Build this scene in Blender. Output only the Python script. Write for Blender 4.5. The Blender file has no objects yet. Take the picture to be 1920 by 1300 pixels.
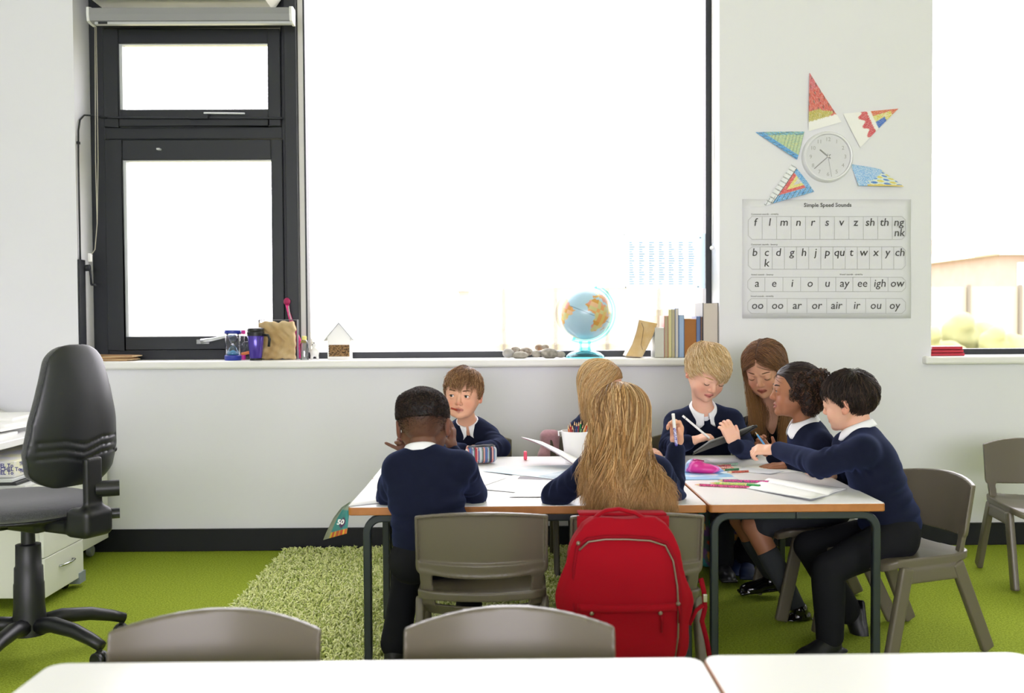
import bpy, bmesh, math, random
import numpy as np
from mathutils import Vector, Matrix, Euler
S = bpy.context.scene
COL = S.collection
random.seed(7); RNG = np.random.default_rng(7)
PI = math.pi
# ------------------------------------------------------------------ camera
CAMH, FPX = 1.105, 1850.0
YAW, PITCH, ROLL = 17/1850, 50/1850, 0.006
cd = Vector((math.sin(YAW)*math.cos(PITCH), math.cos(YAW)*math.cos(PITCH), -math.sin(PITCH)))
cr0 = Vector((math.cos(YAW), -math.sin(YAW), 0)); cu0 = cr0.cross(cd)
cr = cr0*math.cos(ROLL) - cu0*math.sin(ROLL); cu = cu0*math.cos(ROLL) + cr0*math.sin(ROLL)
camd = bpy.data.cameras.new('camera'); cam = bpy.data.objects.new('camera', camd); COL.objects.link(cam)
cam.matrix_world = Matrix.Translation((0, 0, CAMH)) @ Matrix((cr, cu, -cd)).transposed().to_4x4()
camd.sensor_width = 36; camd.lens = 36*FPX/1920; camd.clip_start = 0.02; camd.clip_end = 400
camd.dof.use_dof = True; camd.dof.focus_distance = 3.75; camd.dof.aperture_fstop = 3.6
S.camera = cam
# ------------------------------------------------------------------ light
S.view_settings.view_transform = 'Standard'; S.view_settings.look = 'None'
S.view_settings.gamma = 1; S.view_settings.use_curve_mapping = False
S.view_settings.exposure = -0.12
S.cycles.max_bounces = 8; S.cycles.diffuse_bounces = 5; S.cycles.glossy_bounces = 3
S.cycles.transparent_max_bounces = 12; S.cycles.transmission_bounces = 6
S.cycles.use_denoising = True; S.cycles.caustics_reflective = False; S.cycles.caustics_refractive = False
S.cycles.sample_clamp_indirect = 8
W = bpy.data.worlds.new('sky'); S.world = W; W.use_nodes = True
wn = W.node_tree; bg = wn.nodes['Background']
bg.inputs[0].default_value = (1.0, 0.965, 1.02, 1); bg.inputs[1].default_value = 8.0
def area(name, loc, rot, sx, sy, power, col=(1, 1, 1), spread=None):
    l = bpy.data.lights.new(name, 'AREA'); l.shape = 'RECTANGLE'; l.size = sx; l.size_y = sy; l.energy = power; l.color = col
    if spread: l.spread = spread
    o = bpy.data.objects.new(name, l); COL.objects.link(o); o.location = loc; o.rotation_euler = rot
    return o
# sky portals in the front windows; unseen fill lamp added behind the rear wall
for x0, x1 in ((-2.05, -0.98), (-0.95, 1.05), (2.12, 4.1)):
    l = area('daylight', ((x0+x1)/2, 4.985, 1.83), (-PI/2, 0, 0), x1-x0, 1.75, 10, (0.95, 0.98, 1)); l.data.cycles.is_portal = True
area('rear_fill', (0.2, -4.58, 1.7), (PI/2, 0, 0), 6.2, 2.0, 160, (1, 0.95, 1.12))
# ------------------------------------------------------------------ helpers
def V(*a): return np.array(a if len(a) > 1 else a[0], dtype=float)
CAMP = V(0, 0, CAMH); RIGHT, UP, FWD = V(*cr), V(*cu), V(*cd)
def P(px, py, Y=None, Z=None, X=None):
    """the point at a given distance from the room's origin that lies on the sight line"""
    d = FWD + RIGHT*((px-960)/FPX) - UP*((py-650)/FPX)
    t = (Y/d[1]) if Y is not None else ((Z-CAMH)/d[2] if Z is not None else X/d[0])
    return CAMP + d*t
def unit(v): v = np.asarray(v, float); return v/np.linalg.norm(v)
def lin(h):
    c = [int(h[i:i+2], 16)/255 for i in (0, 2, 4)]
    return tuple(x/12.92 if x <= 0.04045 else ((x+0.055)/1.055)**2.4 for x in c)
MATS = {}
def mat(name, col='808080', rough=0.6, metal=0.0, bump=None, vcol=False, spec=0.5, noise=None, sheen=0, coat=0, sss=0, trans=0, emit=0, aniso=None, alpha=1, ior=None):
    """noise=(scale, hex2, sharp) mixes a second colour of the thing itself; bump=(scale, strength, distance)"""
    if name in MATS: return MATS[name]
    m = bpy.data.materials.new(name); MATS[name] = m; m.use_nodes = True
    nt = m.node_tree; b = nt.nodes['Principled BSDF']; N = nt.nodes.new; L = nt.links.new
    c = lin(col) if isinstance(col, str) else col
    b.inputs['Base Color'].default_value = (*c, 1); b.inputs['Roughness'].default_value = rough
    b.inputs['Metallic'].default_value = metal; b.inputs['Specular IOR Level'].default_value = spec
    b.inputs['Sheen Weight'].default_value = sheen; b.inputs['Coat Weight'].default_value = coat
    b.inputs['Transmission Weight'].default_value = trans; b.inputs['Alpha'].default_value = alpha
    if ior: b.inputs['IOR'].default_value = ior
    if sss:
        b.inputs['Subsurface Weight'].default_value = sss; b.inputs['Subsurface Radius'].default_value = (0.012, 0.004, 0.002); b.inputs['Subsurface Scale'].default_value = 0.6
    tc = N('ShaderNodeTexCoord'); src = None
    if vcol:
        a = N('ShaderNodeAttribute'); a.attribute_name = 'Col'; src = a.outputs['Color']; L(src, b.inputs['Base Color'])
    if noise:
        n = N('ShaderNodeTexNoise'); n.inputs['Scale'].default_value = noise[0]; n.inputs['Detail'].default_value = 4
        L(tc.outputs['Object'], n.inputs['Vector'])
        r = N('ShaderNodeValToRGB'); w = noise[2] if len(noise) > 2 else 0.15
        r.color_ramp.elements[0].position = 0.5-w; r.color_ramp.elements[1].position = 0.5+w
        r.color_ramp.elements[0].color = (*c, 1); r.color_ramp.elements[1].color = (*lin(noise[1]), 1)
        L(n.outputs['Fac'], r.inputs['Fac']); L(r.outputs['Color'], b.inputs['Base Color'])
    if bump:
        n = N('ShaderNodeTexNoise'); n.inputs['Scale'].default_value = bump[0]; n.inputs['Detail'].default_value = 3
        if aniso:
            mp = N('ShaderNodeMapping'); mp.inputs['Scale'].default_value = aniso; L(tc.outputs['Object'], mp.inputs['Vector']); L(mp.outputs[0], n.inputs['Vector'])
        else: L(tc.outputs['Object'], n.inputs['Vector'])
        bp = N('ShaderNodeBump'); bp.inputs['Strength'].default_value = bump[1]; bp.inputs['Distance'].default_value = bump[2] if len(bump) > 2 else 0.002
        L(n.outputs['Fac'], bp.inputs['Height']); L(bp.outputs['Normal'], b.inputs['Normal'])
    return m
def glassmat(name, tint=(1, 1, 1), refl=0.06, rough=0.02):
    m = bpy.data.materials.new(name); MATS[name] = m; m.use_nodes = True; nt = m.node_tree; nt.nodes.clear(); N = nt.nodes.new; L = nt.links.new
    o = N('ShaderNodeOutputMaterial'); mx = N('ShaderNodeMixShader'); t = N('ShaderNodeBsdfTransparent'); g = N('ShaderNodeBsdfGlossy')
    t.inputs[0].default_value = (*tint, 1); g.inputs['Roughness'].default_value = rough
    lw = N('ShaderNodeLayerWeight'); lw.inputs[0].default_value = 0.2
    mr = N('ShaderNodeMapRange'); mr.inputs['To Min'].default_value = refl*0.6; mr.inputs['To Max'].default_value = min(1, refl*6)
    L(lw.outputs['Fresnel'], mr.inputs['Value']); L(mr.outputs[0], mx.inputs[0]); L(t.outputs[0], mx.inputs[1]); L(g.outputs[0], mx.inputs[2]); L(mx.outputs[0], o.inputs[0])
    return m
# ---- mesh builder
class MB:
    def __init__(s): s.v = []; s.f = []; s.m = []; s.n = 0; s.cur = 0; s.xf = None
    def add(s, verts, faces, mi=None):
        verts = np.asarray(verts, float)
        if s.xf is not None: verts = verts @ s.xf[0].T + s.xf[1]
        s.v.append(verts); s.f += [tuple(i+s.n for i in f) for f in faces]
        s.m += [s.cur if mi is None else mi]*len(faces); s.n += len(verts); return s
    def box(s, x0, x1, y0, y1, z0, z1, mi=None):
        v = [(x, y, z) for z in (z0, z1) for y in (y0, y1) for x in (x0, x1)]
        return s.add(v, [(0, 2, 3, 1), (4, 5, 7, 6), (0, 1, 5, 4), (2, 6, 7, 3), (0, 4, 6, 2), (1, 3, 7, 5)], mi)
    def obox(s, c, R, hx, hy, hz, mi=None):
        v = [np.array(c)+R@np.array((x, y, z)) for z in (-hz, hz) for y in (-hy, hy) for x in (-hx, hx)]
        return s.add(v, [(0, 2, 3, 1), (4, 5, 7, 6), (0, 1, 5, 4), (2, 6, 7, 3), (0, 4, 6, 2), (1, 3, 7, 5)], mi)
    def tube(s, pts, r, n=8, mi=None, caps=True, sx=1, sy=1, up=None):
        pts = [V(*p) for p in pts]; rs = r if hasattr(r, '__len__') else [r]*len(pts)
        vs = []; prev = None
        for i, p in enumerate(pts):
            t = unit(pts[min(i+1, len(pts)-1)]-pts[max(i-1, 0)])
            if prev is None:
                u = V(up) if up is not None else (V(0, 0, 1) if abs(t[2]) < 0.9 else V(0, 1, 0))
            else: u = prev
            a = unit(np.cross(t, u)); b = np.cross(a, t); prev = b
            for k in range(n):
                th = 2*PI*(k+.5)/n; vs.append(p+(a*math.cos(th)*sx+b*math.sin(th)*sy)*rs[i])
        fs = [(i*n+k, i*n+(k+1) % n, (i+1)*n+(k+1) % n, (i+1)*n+k) for i in range(len(pts)-1) for k in range(n)]
        if caps: fs += [tuple(range(n))[::-1], tuple(range((len(pts)-1)*n, len(pts)*n))]
        return s.add(vs, fs, mi)
    def lathe(s, prof, c=(0, 0, 0), n=24, R=None, mi=None):
        R = np.eye(3) if R is None else R; vs = []; m = len(prof)
        for r, z in prof:
            for k in range(n):
                th = 2*PI*k/n; vs.append(np.array(c)+R@np.array((r*math.cos(th), r*math.sin(th), z)))
        fs = [(i*n+k, i*n+(k+1) % n, (i+1)*n+(k+1) % n, (i+1)*n+k) for i in range(m-1) for k in range(n)]
        if prof[0][0] > 1e-6: fs.append(tuple(range(n))[::-1])
        if prof[-1][0] > 1e-6: fs.append(tuple(range((m-1)*n, m*n)))
        return s.add(vs, fs, mi)
    def prism(s, pts2, f3, mi=None):
        """pts2 outline; f3(u, v, side) gives the 3-D point on side 0/1"""
        n = len(pts2); vs = [f3(u, v, 0) for u, v in pts2]+[f3(u, v, 1) for u, v in pts2]
        fs = [tuple(range(n))[::-1], tuple(range(n, 2*n))]+[(i, (i+1) % n, n+(i+1) % n, n+i) for i in range(n)]
        return s.add(vs, fs, mi)
    def grid(s, fn, nu, nv, mi=None, closed=False):
        vs = [fn(i/(nu-1), j/(nv-1)) for j in range(nv) for i in range(nu)]
        fs = [(j*nu+i, j*nu+i+1, (j+1)*nu+i+1, (j+1)*nu+i) for j in range(nv-1) for i in range(nu-1)]
        return s.add(vs, fs, mi)
    def sph(s, c, r, n=16, m=10, R=None, mi=None):
        r = (r, r, r) if not hasattr(r, '__len__') else r
        R = np.eye(3) if R is None else R
        vs = []; 
        for j in range(m+1):
            ph = -PI/2+PI*j/m
            for k in range(n):
                th = 2*PI*k/n; vs.append(np.array(c)+R@np.array((r[0]*math.cos(ph)*math.cos(th), r[1]*math.cos(ph)*math.sin(th), r[2]*math.sin(ph))))
        fs = [(j*n+k, j*n+(k+1) % n, (j+1)*n+(k+1) % n, (j+1)*n+k) for j in range(m) for k in range(n)]
        return s.add(vs, fs, mi)
    def build(s, name, mats, parent=None, smooth=False, bevel=0, seg=2, solid=0, col=None, merge=True, sub=0, wn=True):
        me = bpy.data.meshes.new(name); me.from_pydata(np.concatenate(s.v).tolist(), [], s.f)
        ms = mats if isinstance(mats, (list, tuple)) else [mats]
        for m in ms: me.materials.append(m)
        if len(ms) > 1: me.polygons.foreach_set('material_index', s.m)
        if merge or bevel:
            b = bmesh.new(); b.from_mesh(me); bmesh.ops.remove_doubles(b, verts=b.verts, dist=1e-5)
            if merge != 'nonorm': bmesh.ops.recalc_face_normals(b, faces=b.faces)
            b.to_mesh(me); b.free()
        if col is not None: setcol(me, col)
        return link(name, me, parent, smooth, bevel, seg, solid, sub)
def link(name, me, parent=None, smooth=False, bevel=0, seg=2, solid=0, sub=0):
    o = bpy.data.objects.new(name, me); COL.objects.link(o)
    if parent is not None:
        o.parent = parent; o.matrix_parent_inverse = Matrix.Translation(-parent.location) if parent.rotation_euler.z == 0 else parent_inv(parent)
    if solid: md = o.modifiers.new('s', 'SOLIDIFY'); md.thickness = solid; md.offset = 0
    if bevel: md = o.modifiers.new('b', 'BEVEL'); md.width = bevel; md.segments = seg; md.limit_method = 'ANGLE'; md.angle_limit = 0.6
    if sub: md = o.modifiers.new('u', 'SUBSURF'); md.levels = sub; md.render_levels = sub
    if smooth or bevel: me.polygons.foreach_set('use_smooth', [True]*len(me.polygons))
    if (smooth == 'auto') or bevel:
        bpy_sharp(me)
    return o
def bpy_sharp(me, ang=0.7):
    b = bmesh.new(); b.from_mesh(me)
    for e in b.edges:
        if len(e.link_faces) == 2 and e.calc_face_angle(0) > ang: e.smooth = False
    b.to_mesh(me); b.free()
def parent_inv(p):
    return (Matrix.Translation(p.location) @ p.rotation_euler.to_matrix().to_4x4()).inverted()
def setcol(me, cols):
    """cols: (n,3) linear colours per vertex or a function of (n,3) positions"""
    n = len(me.vertices); co = np.empty(n*3, np.float32); me.vertices.foreach_get('co', co); co = co.reshape(-1, 3)
    c = cols(co) if callable(cols) else cols
    a = me.color_attributes.new('Col', 'FLOAT_COLOR', 'POINT'); out = np.ones((n, 4), np.float32); out[:, :3] = c
    a.data.foreach_set('color', out.ravel())
def tag(o, label, cat, group=None, kind=None):
    if label: o['label'] = label
    if cat: o['category'] = cat
    if group: o['group'] = group
    if kind: o['kind'] = kind
    return o
def thing(name, label, cat, loc=(0, 0, 0), rz=0, group=None):
    o = bpy.data.objects.new(name, None); COL.objects.link(o); o.location = tuple(float(x) for x in loc); o.rotation_euler = (0, 0, rz); o.empty_display_size = 0.05
    return tag(o, label, cat, group)
def local(o):   # children of this thing are given in its own coordinates
    for c in o.children: c.matrix_parent_inverse = Matrix.Identity(4)
def copy_tree(o, parent=None):
    c = o.copy(); COL.objects.link(c)
    if parent is not None: c.parent = parent; c.matrix_parent_inverse = o.matrix_parent_inverse.copy()
    for ch in list(o.children): copy_tree(ch, c)
    return c
def rz(a): c, s = math.cos(a), math.sin(a); return np.array(((c, -s, 0), (s, c, 0), (0, 0, 1)))
def rx(a): c, s = math.cos(a), math.sin(a); return np.array(((1, 0, 0), (0, c, -s), (0, s, c)))
def ry(a): c, s = math.cos(a), math.sin(a); return np.array(((c, 0, s), (0, 1, 0), (-s, 0, c)))
def textmesh(txt, size, fn, mb, mi=0, align='CENTER', shear=0.0, depth=0.0, bold=0.0):
    """lettering as flat mesh added to mb; fn maps (u,v) to 3-D"""
    cu_ = bpy.data.curves.new('t', 'FONT'); cu_.body = txt; cu_.size = size; cu_.align_x = align; cu_.shear = shear; cu_.resolution_u = 2; cu_.offset = bold
    o = bpy.data.objects.new('t', cu_); COL.objects.link(o); me = bpy.data.meshes.new_from_object(o.evaluated_get(bpy.context.evaluated_depsgraph_get()))
    vs = [fn(v.co.x, v.co.y) for v in me.vertices]; fs = [tuple(p.vertices) for p in me.polygons]
    bpy.data.objects.remove(o); bpy.data.curves.remove(cu_); bpy.data.meshes.remove(me)
    if vs: mb.add(vs, fs, mi)
# ---- signed distance fields -> smooth meshes (surface nets)
def vnoise(p, seed=0):
    """cheap smooth value noise from sines"""
    r = np.random.default_rng(seed); out = 0
    for k in range(5):
        d = r.normal(size=3); d /= np.linalg.norm(d); ph = r.uniform(0, 6.28); w = 0.7+0.6*r.random()
        out = out+np.sin((p[0]*d[0]+p[1]*d[1]+p[2]*d[2])*w+ph)
    return out/5
class Field:
    def __init__(s, lo, hi, h):
        s.lo = np.array(lo, float); s.h = h; s.n = np.ceil((np.array(hi)-s.lo)/h).astype(int)+1
        s.ax = [(s.lo[i]+h*np.arange(s.n[i])).astype(np.float32) for i in range(3)]
        s.f = np.full(tuple(s.n), 0.06, np.float32)
    def blk(s, lo, hi, pad):
        a = np.clip(np.floor((np.array(lo)-pad-s.lo)/s.h).astype(int), 0, s.n); b = np.clip(np.ceil((np.array(hi)+pad-s.lo)/s.h).astype(int)+1, 0, s.n)
        if (b <= a).any(): return None, None
        sl = tuple(slice(a[i], b[i]) for i in range(3))
        X = s.ax[0][sl[0]][:, None, None]; Y = s.ax[1][sl[1]][None, :, None]; Z = s.ax[2][sl[2]][None, None, :]
        return sl, (X, Y, Z)
    def put(s, sl, d, k, op):
        f = s.f[sl]
        if op == 'u':
            if k > 0: hh = np.clip(0.5+0.5*(f-d)/k, 0, 1); s.f[sl] = f*(1-hh)+d*hh-k*hh*(1-hh)
            else: s.f[sl] = np.minimum(f, d)
        else:
            d = -d if op == 's' else d
            if k > 0: hh = np.clip(0.5-0.5*(f-d)/k, 0, 1); s.f[sl] = f*(1-hh)+d*hh+k*hh*(1-hh)
            else: s.f[sl] = np.maximum(f, d)
    def cone(s, a, b, ra, rb=None, k=0.01, op='u', sq=None):
        rb = ra if rb is None else rb; a, b = V(*a), V(*b); m = max(ra, rb)
        sl, g = s.blk(np.minimum(a, b)-m, np.maximum(a, b)+m, k+3*s.h)
        if sl is None: return
        ab = b-a; L2 = ab@ab+1e-12
        X, Y, Z = g[0]-a[0], g[1]-a[1], g[2]-a[2]
        t = np.clip((X*ab[0]+Y*ab[1]+Z*ab[2])/L2, 0, 1)
        d = np.sqrt((X-t*ab[0])**2+(Y-t*ab[1])**2+(Z-t*ab[2])**2)-(ra+(rb-ra)*t)
        s.put(sl, d.astype(np.float32), k, op)
    def ell(s, c, r, R=None, k=0.01, op='u'):
        c = V(*c); r = np.array(r, float) if hasattr(r, '__len__') else np.array((r, r, r), float); R = np.eye(3) if R is None else R
        e = np.sqrt(((R*r[None, :])**2).sum(1)); sl, g = s.blk(c-e, c+e, k+3*s.h)
        if sl is None: return
        X, Y, Z = g[0]-c[0], g[1]-c[1], g[2]-c[2]
        q = [(X*R[0, i]+Y*R[1, i]+Z*R[2, i])/r[i] for i in range(3)]
        k0 = np.sqrt(q[0]**2+q[1]**2+q[2]**2); k1 = np.sqrt((q[0]/r[0])**2+(q[1]/r[1])**2+(q[2]/r[2])**2)+1e-9
        s.put(sl, (k0*(k0-1)/k1).astype(np.float32), k, op)
    def box(s, c, hf, R=None, rad=0.005, k=0.0, op='u'):
        c = V(*c); hf = np.array(hf, float); R = np.eye(3) if R is None else R
        e = (np.abs(R)*hf[None, :]).sum(1); sl, g = s.blk(c-e, c+e, k+3*s.h)
        if sl is None: return
        X, Y, Z = g[0]-c[0], g[1]-c[1], g[2]-c[2]
        q = [np.abs(X*R[0, i]+Y*R[1, i]+Z*R[2, i])-hf[i]+rad for i in range(3)]
        d = np.sqrt(sum(np.maximum(a, 0)**2 for a in q))+np.minimum(np.maximum(np.maximum(q[0], q[1]), q[2]), 0)-rad
        s.put(sl, d.astype(np.float32), k, op)
    def fn(s, lo, hi, f, k=0, op='u'):
        sl, g = s.blk(lo, hi, k+3*s.h)
        if sl is not None: s.put(sl, np.asarray(f(*g), np.float32), k, op)
    def plane(s, p, n, k=0.0, op='i'):
        n = unit(n); X, Y, Z = s.ax[0][:, None, None], s.ax[1][None, :, None], s.ax[2][None, None, :]
        d = ((X-p[0])*n[0]+(Y-p[1])*n[1]+(Z-p[2])*n[2]).astype(np.float32)
        s.put((slice(None),)*3, d, k, op)
    def rough(s, amp, freq, seed=0):
        band = np.abs(s.f) < 0.03; idx = np.nonzero(band)
        p = [s.ax[i][idx[i]]*freq for i in range(3)]; s.f[idx] += amp*vnoise(p, seed).astype(np.float32)
    def mesh(s, smooth=1):
        f = s.f; h = s.h; f[0], f[-1] = .06, .06; f[:, 0], f[:, -1] = .06, .06; f[:, :, 0], f[:, :, -1] = .06, .06
        ins = f < 0; c = np.zeros(tuple(s.n-1), np.uint8)
        off = [(i, j, k) for i in (0, 1) for j in (0, 1) for k in (0, 1)]
        sl = lambda o, n: slice(o, n-1+o)
        for o in off: c += ins[sl(o[0], s.n[0]), sl(o[1], s.n[1]), sl(o[2], s.n[2])]
        act = np.nonzero((c > 0) & (c < 8)); I = np.stack(act, 1)
        if len(I) == 0: return np.zeros((0, 3)), np.zeros((0, 4), int)
        vid = np.full(tuple(s.n-1), -1, np.int32); vid[act] = np.arange(len(I))
        val = {o: f[act[0]+o[0], act[1]+o[1], act[2]+o[2]] for o in off}
        acc = np.zeros((len(I), 3)); cnt = np.zeros(len(I))
        for o in off:
            for a in range(3):
                if o[a]: continue
                q = list(o); q[a] = 1; q = tuple(q); va, vb = val[o], val[q]; m = (va < 0) != (vb < 0)
                t = np.where(m, va/np.where(m, va-vb, 1), 0); p = np.tile(np.array(o, float), (len(I), 1)); p[:, a] = t
                acc[m] += p[m]; cnt[m] += 1
        v = s.lo+h*(I+acc/cnt[:, None]); F = []
        for a in range(3):
            b, cc = (a+1) % 3, (a+2) % 3; s0 = [slice(None)]*3; s1 = [slice(None)]*3; s0[a] = slice(0, -1); s1[a] = slice(1, None)
            A, B = ins[tuple(s0)], ins[tuple(s1)]; e = np.nonzero(A != B); fl = A[e]; e = np.stack(e, 1)
            ok = (e[:, b] > 0) & (e[:, cc] > 0) & (e[:, b] < s.n[b]-1) & (e[:, cc] < s.n[cc]-1); e = e[ok]; fl = fl[ok]
            def g(db, dc):
                q = e.copy(); q[:, b] += db; q[:, cc] += dc; return vid[q[:, 0], q[:, 1], q[:, 2]]
            Q = np.stack([g(-1, -1), g(0, -1), g(0, 0), g(-1, 0)], 1); Q[~fl] = Q[~fl][:, ::-1]; F.append(Q)
        F = np.concatenate(F)
        for _ in range(smooth):
            acc = np.zeros_like(v); cn = np.zeros(len(v))
            for i in range(4):
                j = (i+1) % 4
                for x in range(3): acc[:, x] += np.bincount(F[:, i], v[F[:, j], x], len(v))+np.bincount(F[:, j], v[F[:, i], x], len(v))
                cn += np.bincount(F[:, i], minlength=len(v))+np.bincount(F[:, j], minlength=len(v))
            v = v*0.5+0.5*acc/np.maximum(cn, 1)[:, None]
        return v, F
def fastmesh(name, v, F, mats, parent=None, col=None, smooth=True, tri=False):
    me = bpy.data.meshes.new(name); n = F.shape[1]
    me.vertices.add(len(v)); me.vertices.foreach_set('co', np.asarray(v, np.float32).ravel())
    me.loops.add(F.size); me.loops.foreach_set('vertex_index', F.astype(np.int32).ravel())
    me.polygons.add(len(F)); me.polygons.foreach_set('loop_start', (np.arange(len(F))*n).astype(np.int32)); me.polygons.foreach_set('loop_total', np.full(len(F), n, np.int32))
    me.polygons.foreach_set('use_smooth', np.full(len(F), smooth)); me.update(calc_edges=True)
    for m in (mats if isinstance(mats, (list, tuple)) else [mats]): me.materials.append(m)
    if col is not None: setcol(me, col)
    return link(name, me, parent)
def strands(pts, rad, n=3):
    """pts (N,M,3) polylines -> tube mesh verts, quads; rad (N,) or scalar, tapers to the tip"""
    pts = np.asarray(pts, float); N, M, _ = pts.shape; T = np.gradient(pts, axis=1); T /= np.linalg.norm(T, axis=2, keepdims=True)+1e-9
    ref = np.where(np.abs(T[:, 0, 2:3]) < 0.9, np.array([0, 0, 1.0]), np.array([0, 1.0, 0])); A = np.zeros_like(T); a = np.cross(T[:, 0], ref)
    for i in range(M): a = a-T[:, i]*(a*T[:, i]).sum(1)[:, None]; a /= np.linalg.norm(a, axis=1)[:, None]+1e-9; A[:, i] = a
    B = np.cross(T, A)
    tap = np.interp(np.linspace(0, 1, M), [0, .15, .7, 1], [.6, 1, .9, .15]); r = (np.ones(N)*rad)[:, None]*tap[None, :]
    vs = [pts+(A*math.cos(2*PI*k/n)+B*math.sin(2*PI*k/n))*r[..., None] for k in range(n)]
    v = np.stack(vs, 2).reshape(-1, 3); base = (np.arange(N)[:, None]*M+np.arange(M-1)[None, :]).reshape(-1)*n
    F = np.concatenate([np.stack([base+k, base+(k+1) % n, base+n+(k+1) % n, base+n+k], 1) for k in range(n)])
    return v, F
# ================================================================== THE SETTING
D = 4.75; YW = 4.95; CEIL = 3.3; XL, XR, YB = -3.6, 6.2, -4.3
M_wall = mat('wall_paint', 'e4e5ea', 0.75, bump=(90, 0.05, 0.001))
M_white = mat('white_paint', 'f0f0ee', 0.45)
M_dark = mat('anthracite_metal', '24272c', 0.45, spec=.35)
M_glass = glassmat('window_glass', refl=0.03)
WX0 = P(143, 400, D)[0]; WX1 = P(1349, 400, D)[0]; RX0 = P(1747, 400, D)[0]; RX1 = 4.3
ZS, ZT = 0.905, 3.05
def struct(name, mb, m, **k): o = mb.build(name, m, **k); o['kind'] = 'structure'; return o
mb = MB()
mb.box(XL-.2, XR+.2, D, D+.3, -.02, ZS); mb.box(XL-.2, XR+.2, D, D+.3, ZT, CEIL)
mb.box(XL-.2, WX0, D, D+.3, ZS, ZT); mb.box(WX1, RX0, D, D+.3, ZS, ZT); mb.box(RX1, XR+.2, D, D+.3, ZS, ZT)
struct('wall_front', mb, M_wall, merge=False)
struct('wall_left', MB().box(XL-.2, XL, YB, D, 0, CEIL), M_wall)
struct('wall_right', MB().box(XR, XR+.2, YB, D, 0, CEIL), M_wall)
mb = MB(); mb.box(XL-.2, XR+.2, YB-.2, YB, 0, .7); mb.box(XL-.2, XR+.2, YB-.2, YB, 2.7, CEIL); mb.box(XL-.2, -2.9, YB-.2, YB, .7, 2.7); mb.box(3.3, XR+.2, YB-.2, YB, .7, 2.7)
struct('wall_back', mb, M_wall, merge=False)
struct('ceiling', MB().box(XL-.2, XR+.2, YB-.2, D+.3, CEIL, CEIL+.1), mat('ceiling_paint', 'f2f2ee', 0.8))
# carpet
m = mat('green_carpet', '8a9c30', 0.95, spec=0.1); nt = m.node_tree; N = nt.nodes.new; L = nt.links.new; b = nt.nodes['Principled BSDF']
tc = N('ShaderNodeTexCoord')
n1 = N('ShaderNodeTexNoise'); n1.inputs['Scale'].default_value = 260; n1.inputs['Detail'].default_value = 2; L(tc.outputs['Object'], n1.inputs[0])
n2 = N('ShaderNodeTexNoise'); n2.inputs['Scale'].default_value = 130; n2.inputs['Detail'].default_value = 5; L(tc.outputs['Object'], n2.inputs[0])
ad = N('ShaderNodeMath'); ad.operation = 'MULTIPLY_ADD'; ad.inputs[1].default_value = 0.55; L(n1.outputs[0], ad.inputs[0]); L(n2.outputs[0], ad.inputs[2])
cr_ = N('ShaderNodeValToRGB'); L(ad.outputs[0], cr_.inputs[0]); e = cr_.color_ramp.elements
e[0].position = .55; e[0].color = (*lin('778921'), 1); e[1].position = 1.0; e[1].color = (*lin('a7b641'), 1); L(cr_.outputs[0], b.inputs['Base Color'])
bp = N('ShaderNodeBump'); bp.inputs['Strength'].default_value = .6; bp.inputs['Distance'].default_value = .004; L(n1.outputs[0], bp.inputs['Height']); L(bp.outputs[0], b.inputs['Normal'])
struct('floor', MB().box(XL-.2, XR+.2, YB-.2, D+.3, -.1, 0), m)
struct('baseboard_front', MB().box(XL, XR, D-.018, D, 0, .107), mat('baseboard_paint', '17191c', 0.55, spec=.3), bevel=.003)
# sills (rounded nose boards)
def sill(name, x0, x1):
    mb = MB(); mb.box(x0, x1, D-.045, YW+.03, ZS-.026, ZS+.012)
    return struct(name, mb, mat('sill_board', 'ececea', 0.35), bevel=.011, seg=4)
sill('trim_1', WX0+.0, WX1+.012); sill('trim_2', RX0-.042, RX1+.03)
ZSILL = ZS+.012
# windows
def fr(mb, x0, x1, z0, z1, w, y0, y1, wl=None, wr=None, wt=None, wb=None):
    wl, wr, wt, wb = (w if q is None else q for q in (wl, wr, wt, wb))
    mb.box(x0, x0+wl, y0, y1, z0, z1); mb.box(x1-wr, x1, y0, y1, z0, z1)
    mb.box(x0+wl, x1-wr, y0, y1, z1-wt, z1); mb.box(x0+wl, x1-wr, y0, y1, z0, z0+wb)
px = lambda x, y=400: P(x, y, YW)[0]
pz = lambda y, x=370: P(x, y, YW)[2]
M_bead = mat('window_bead_grey', 'c9cdd0', 0.4)
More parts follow.
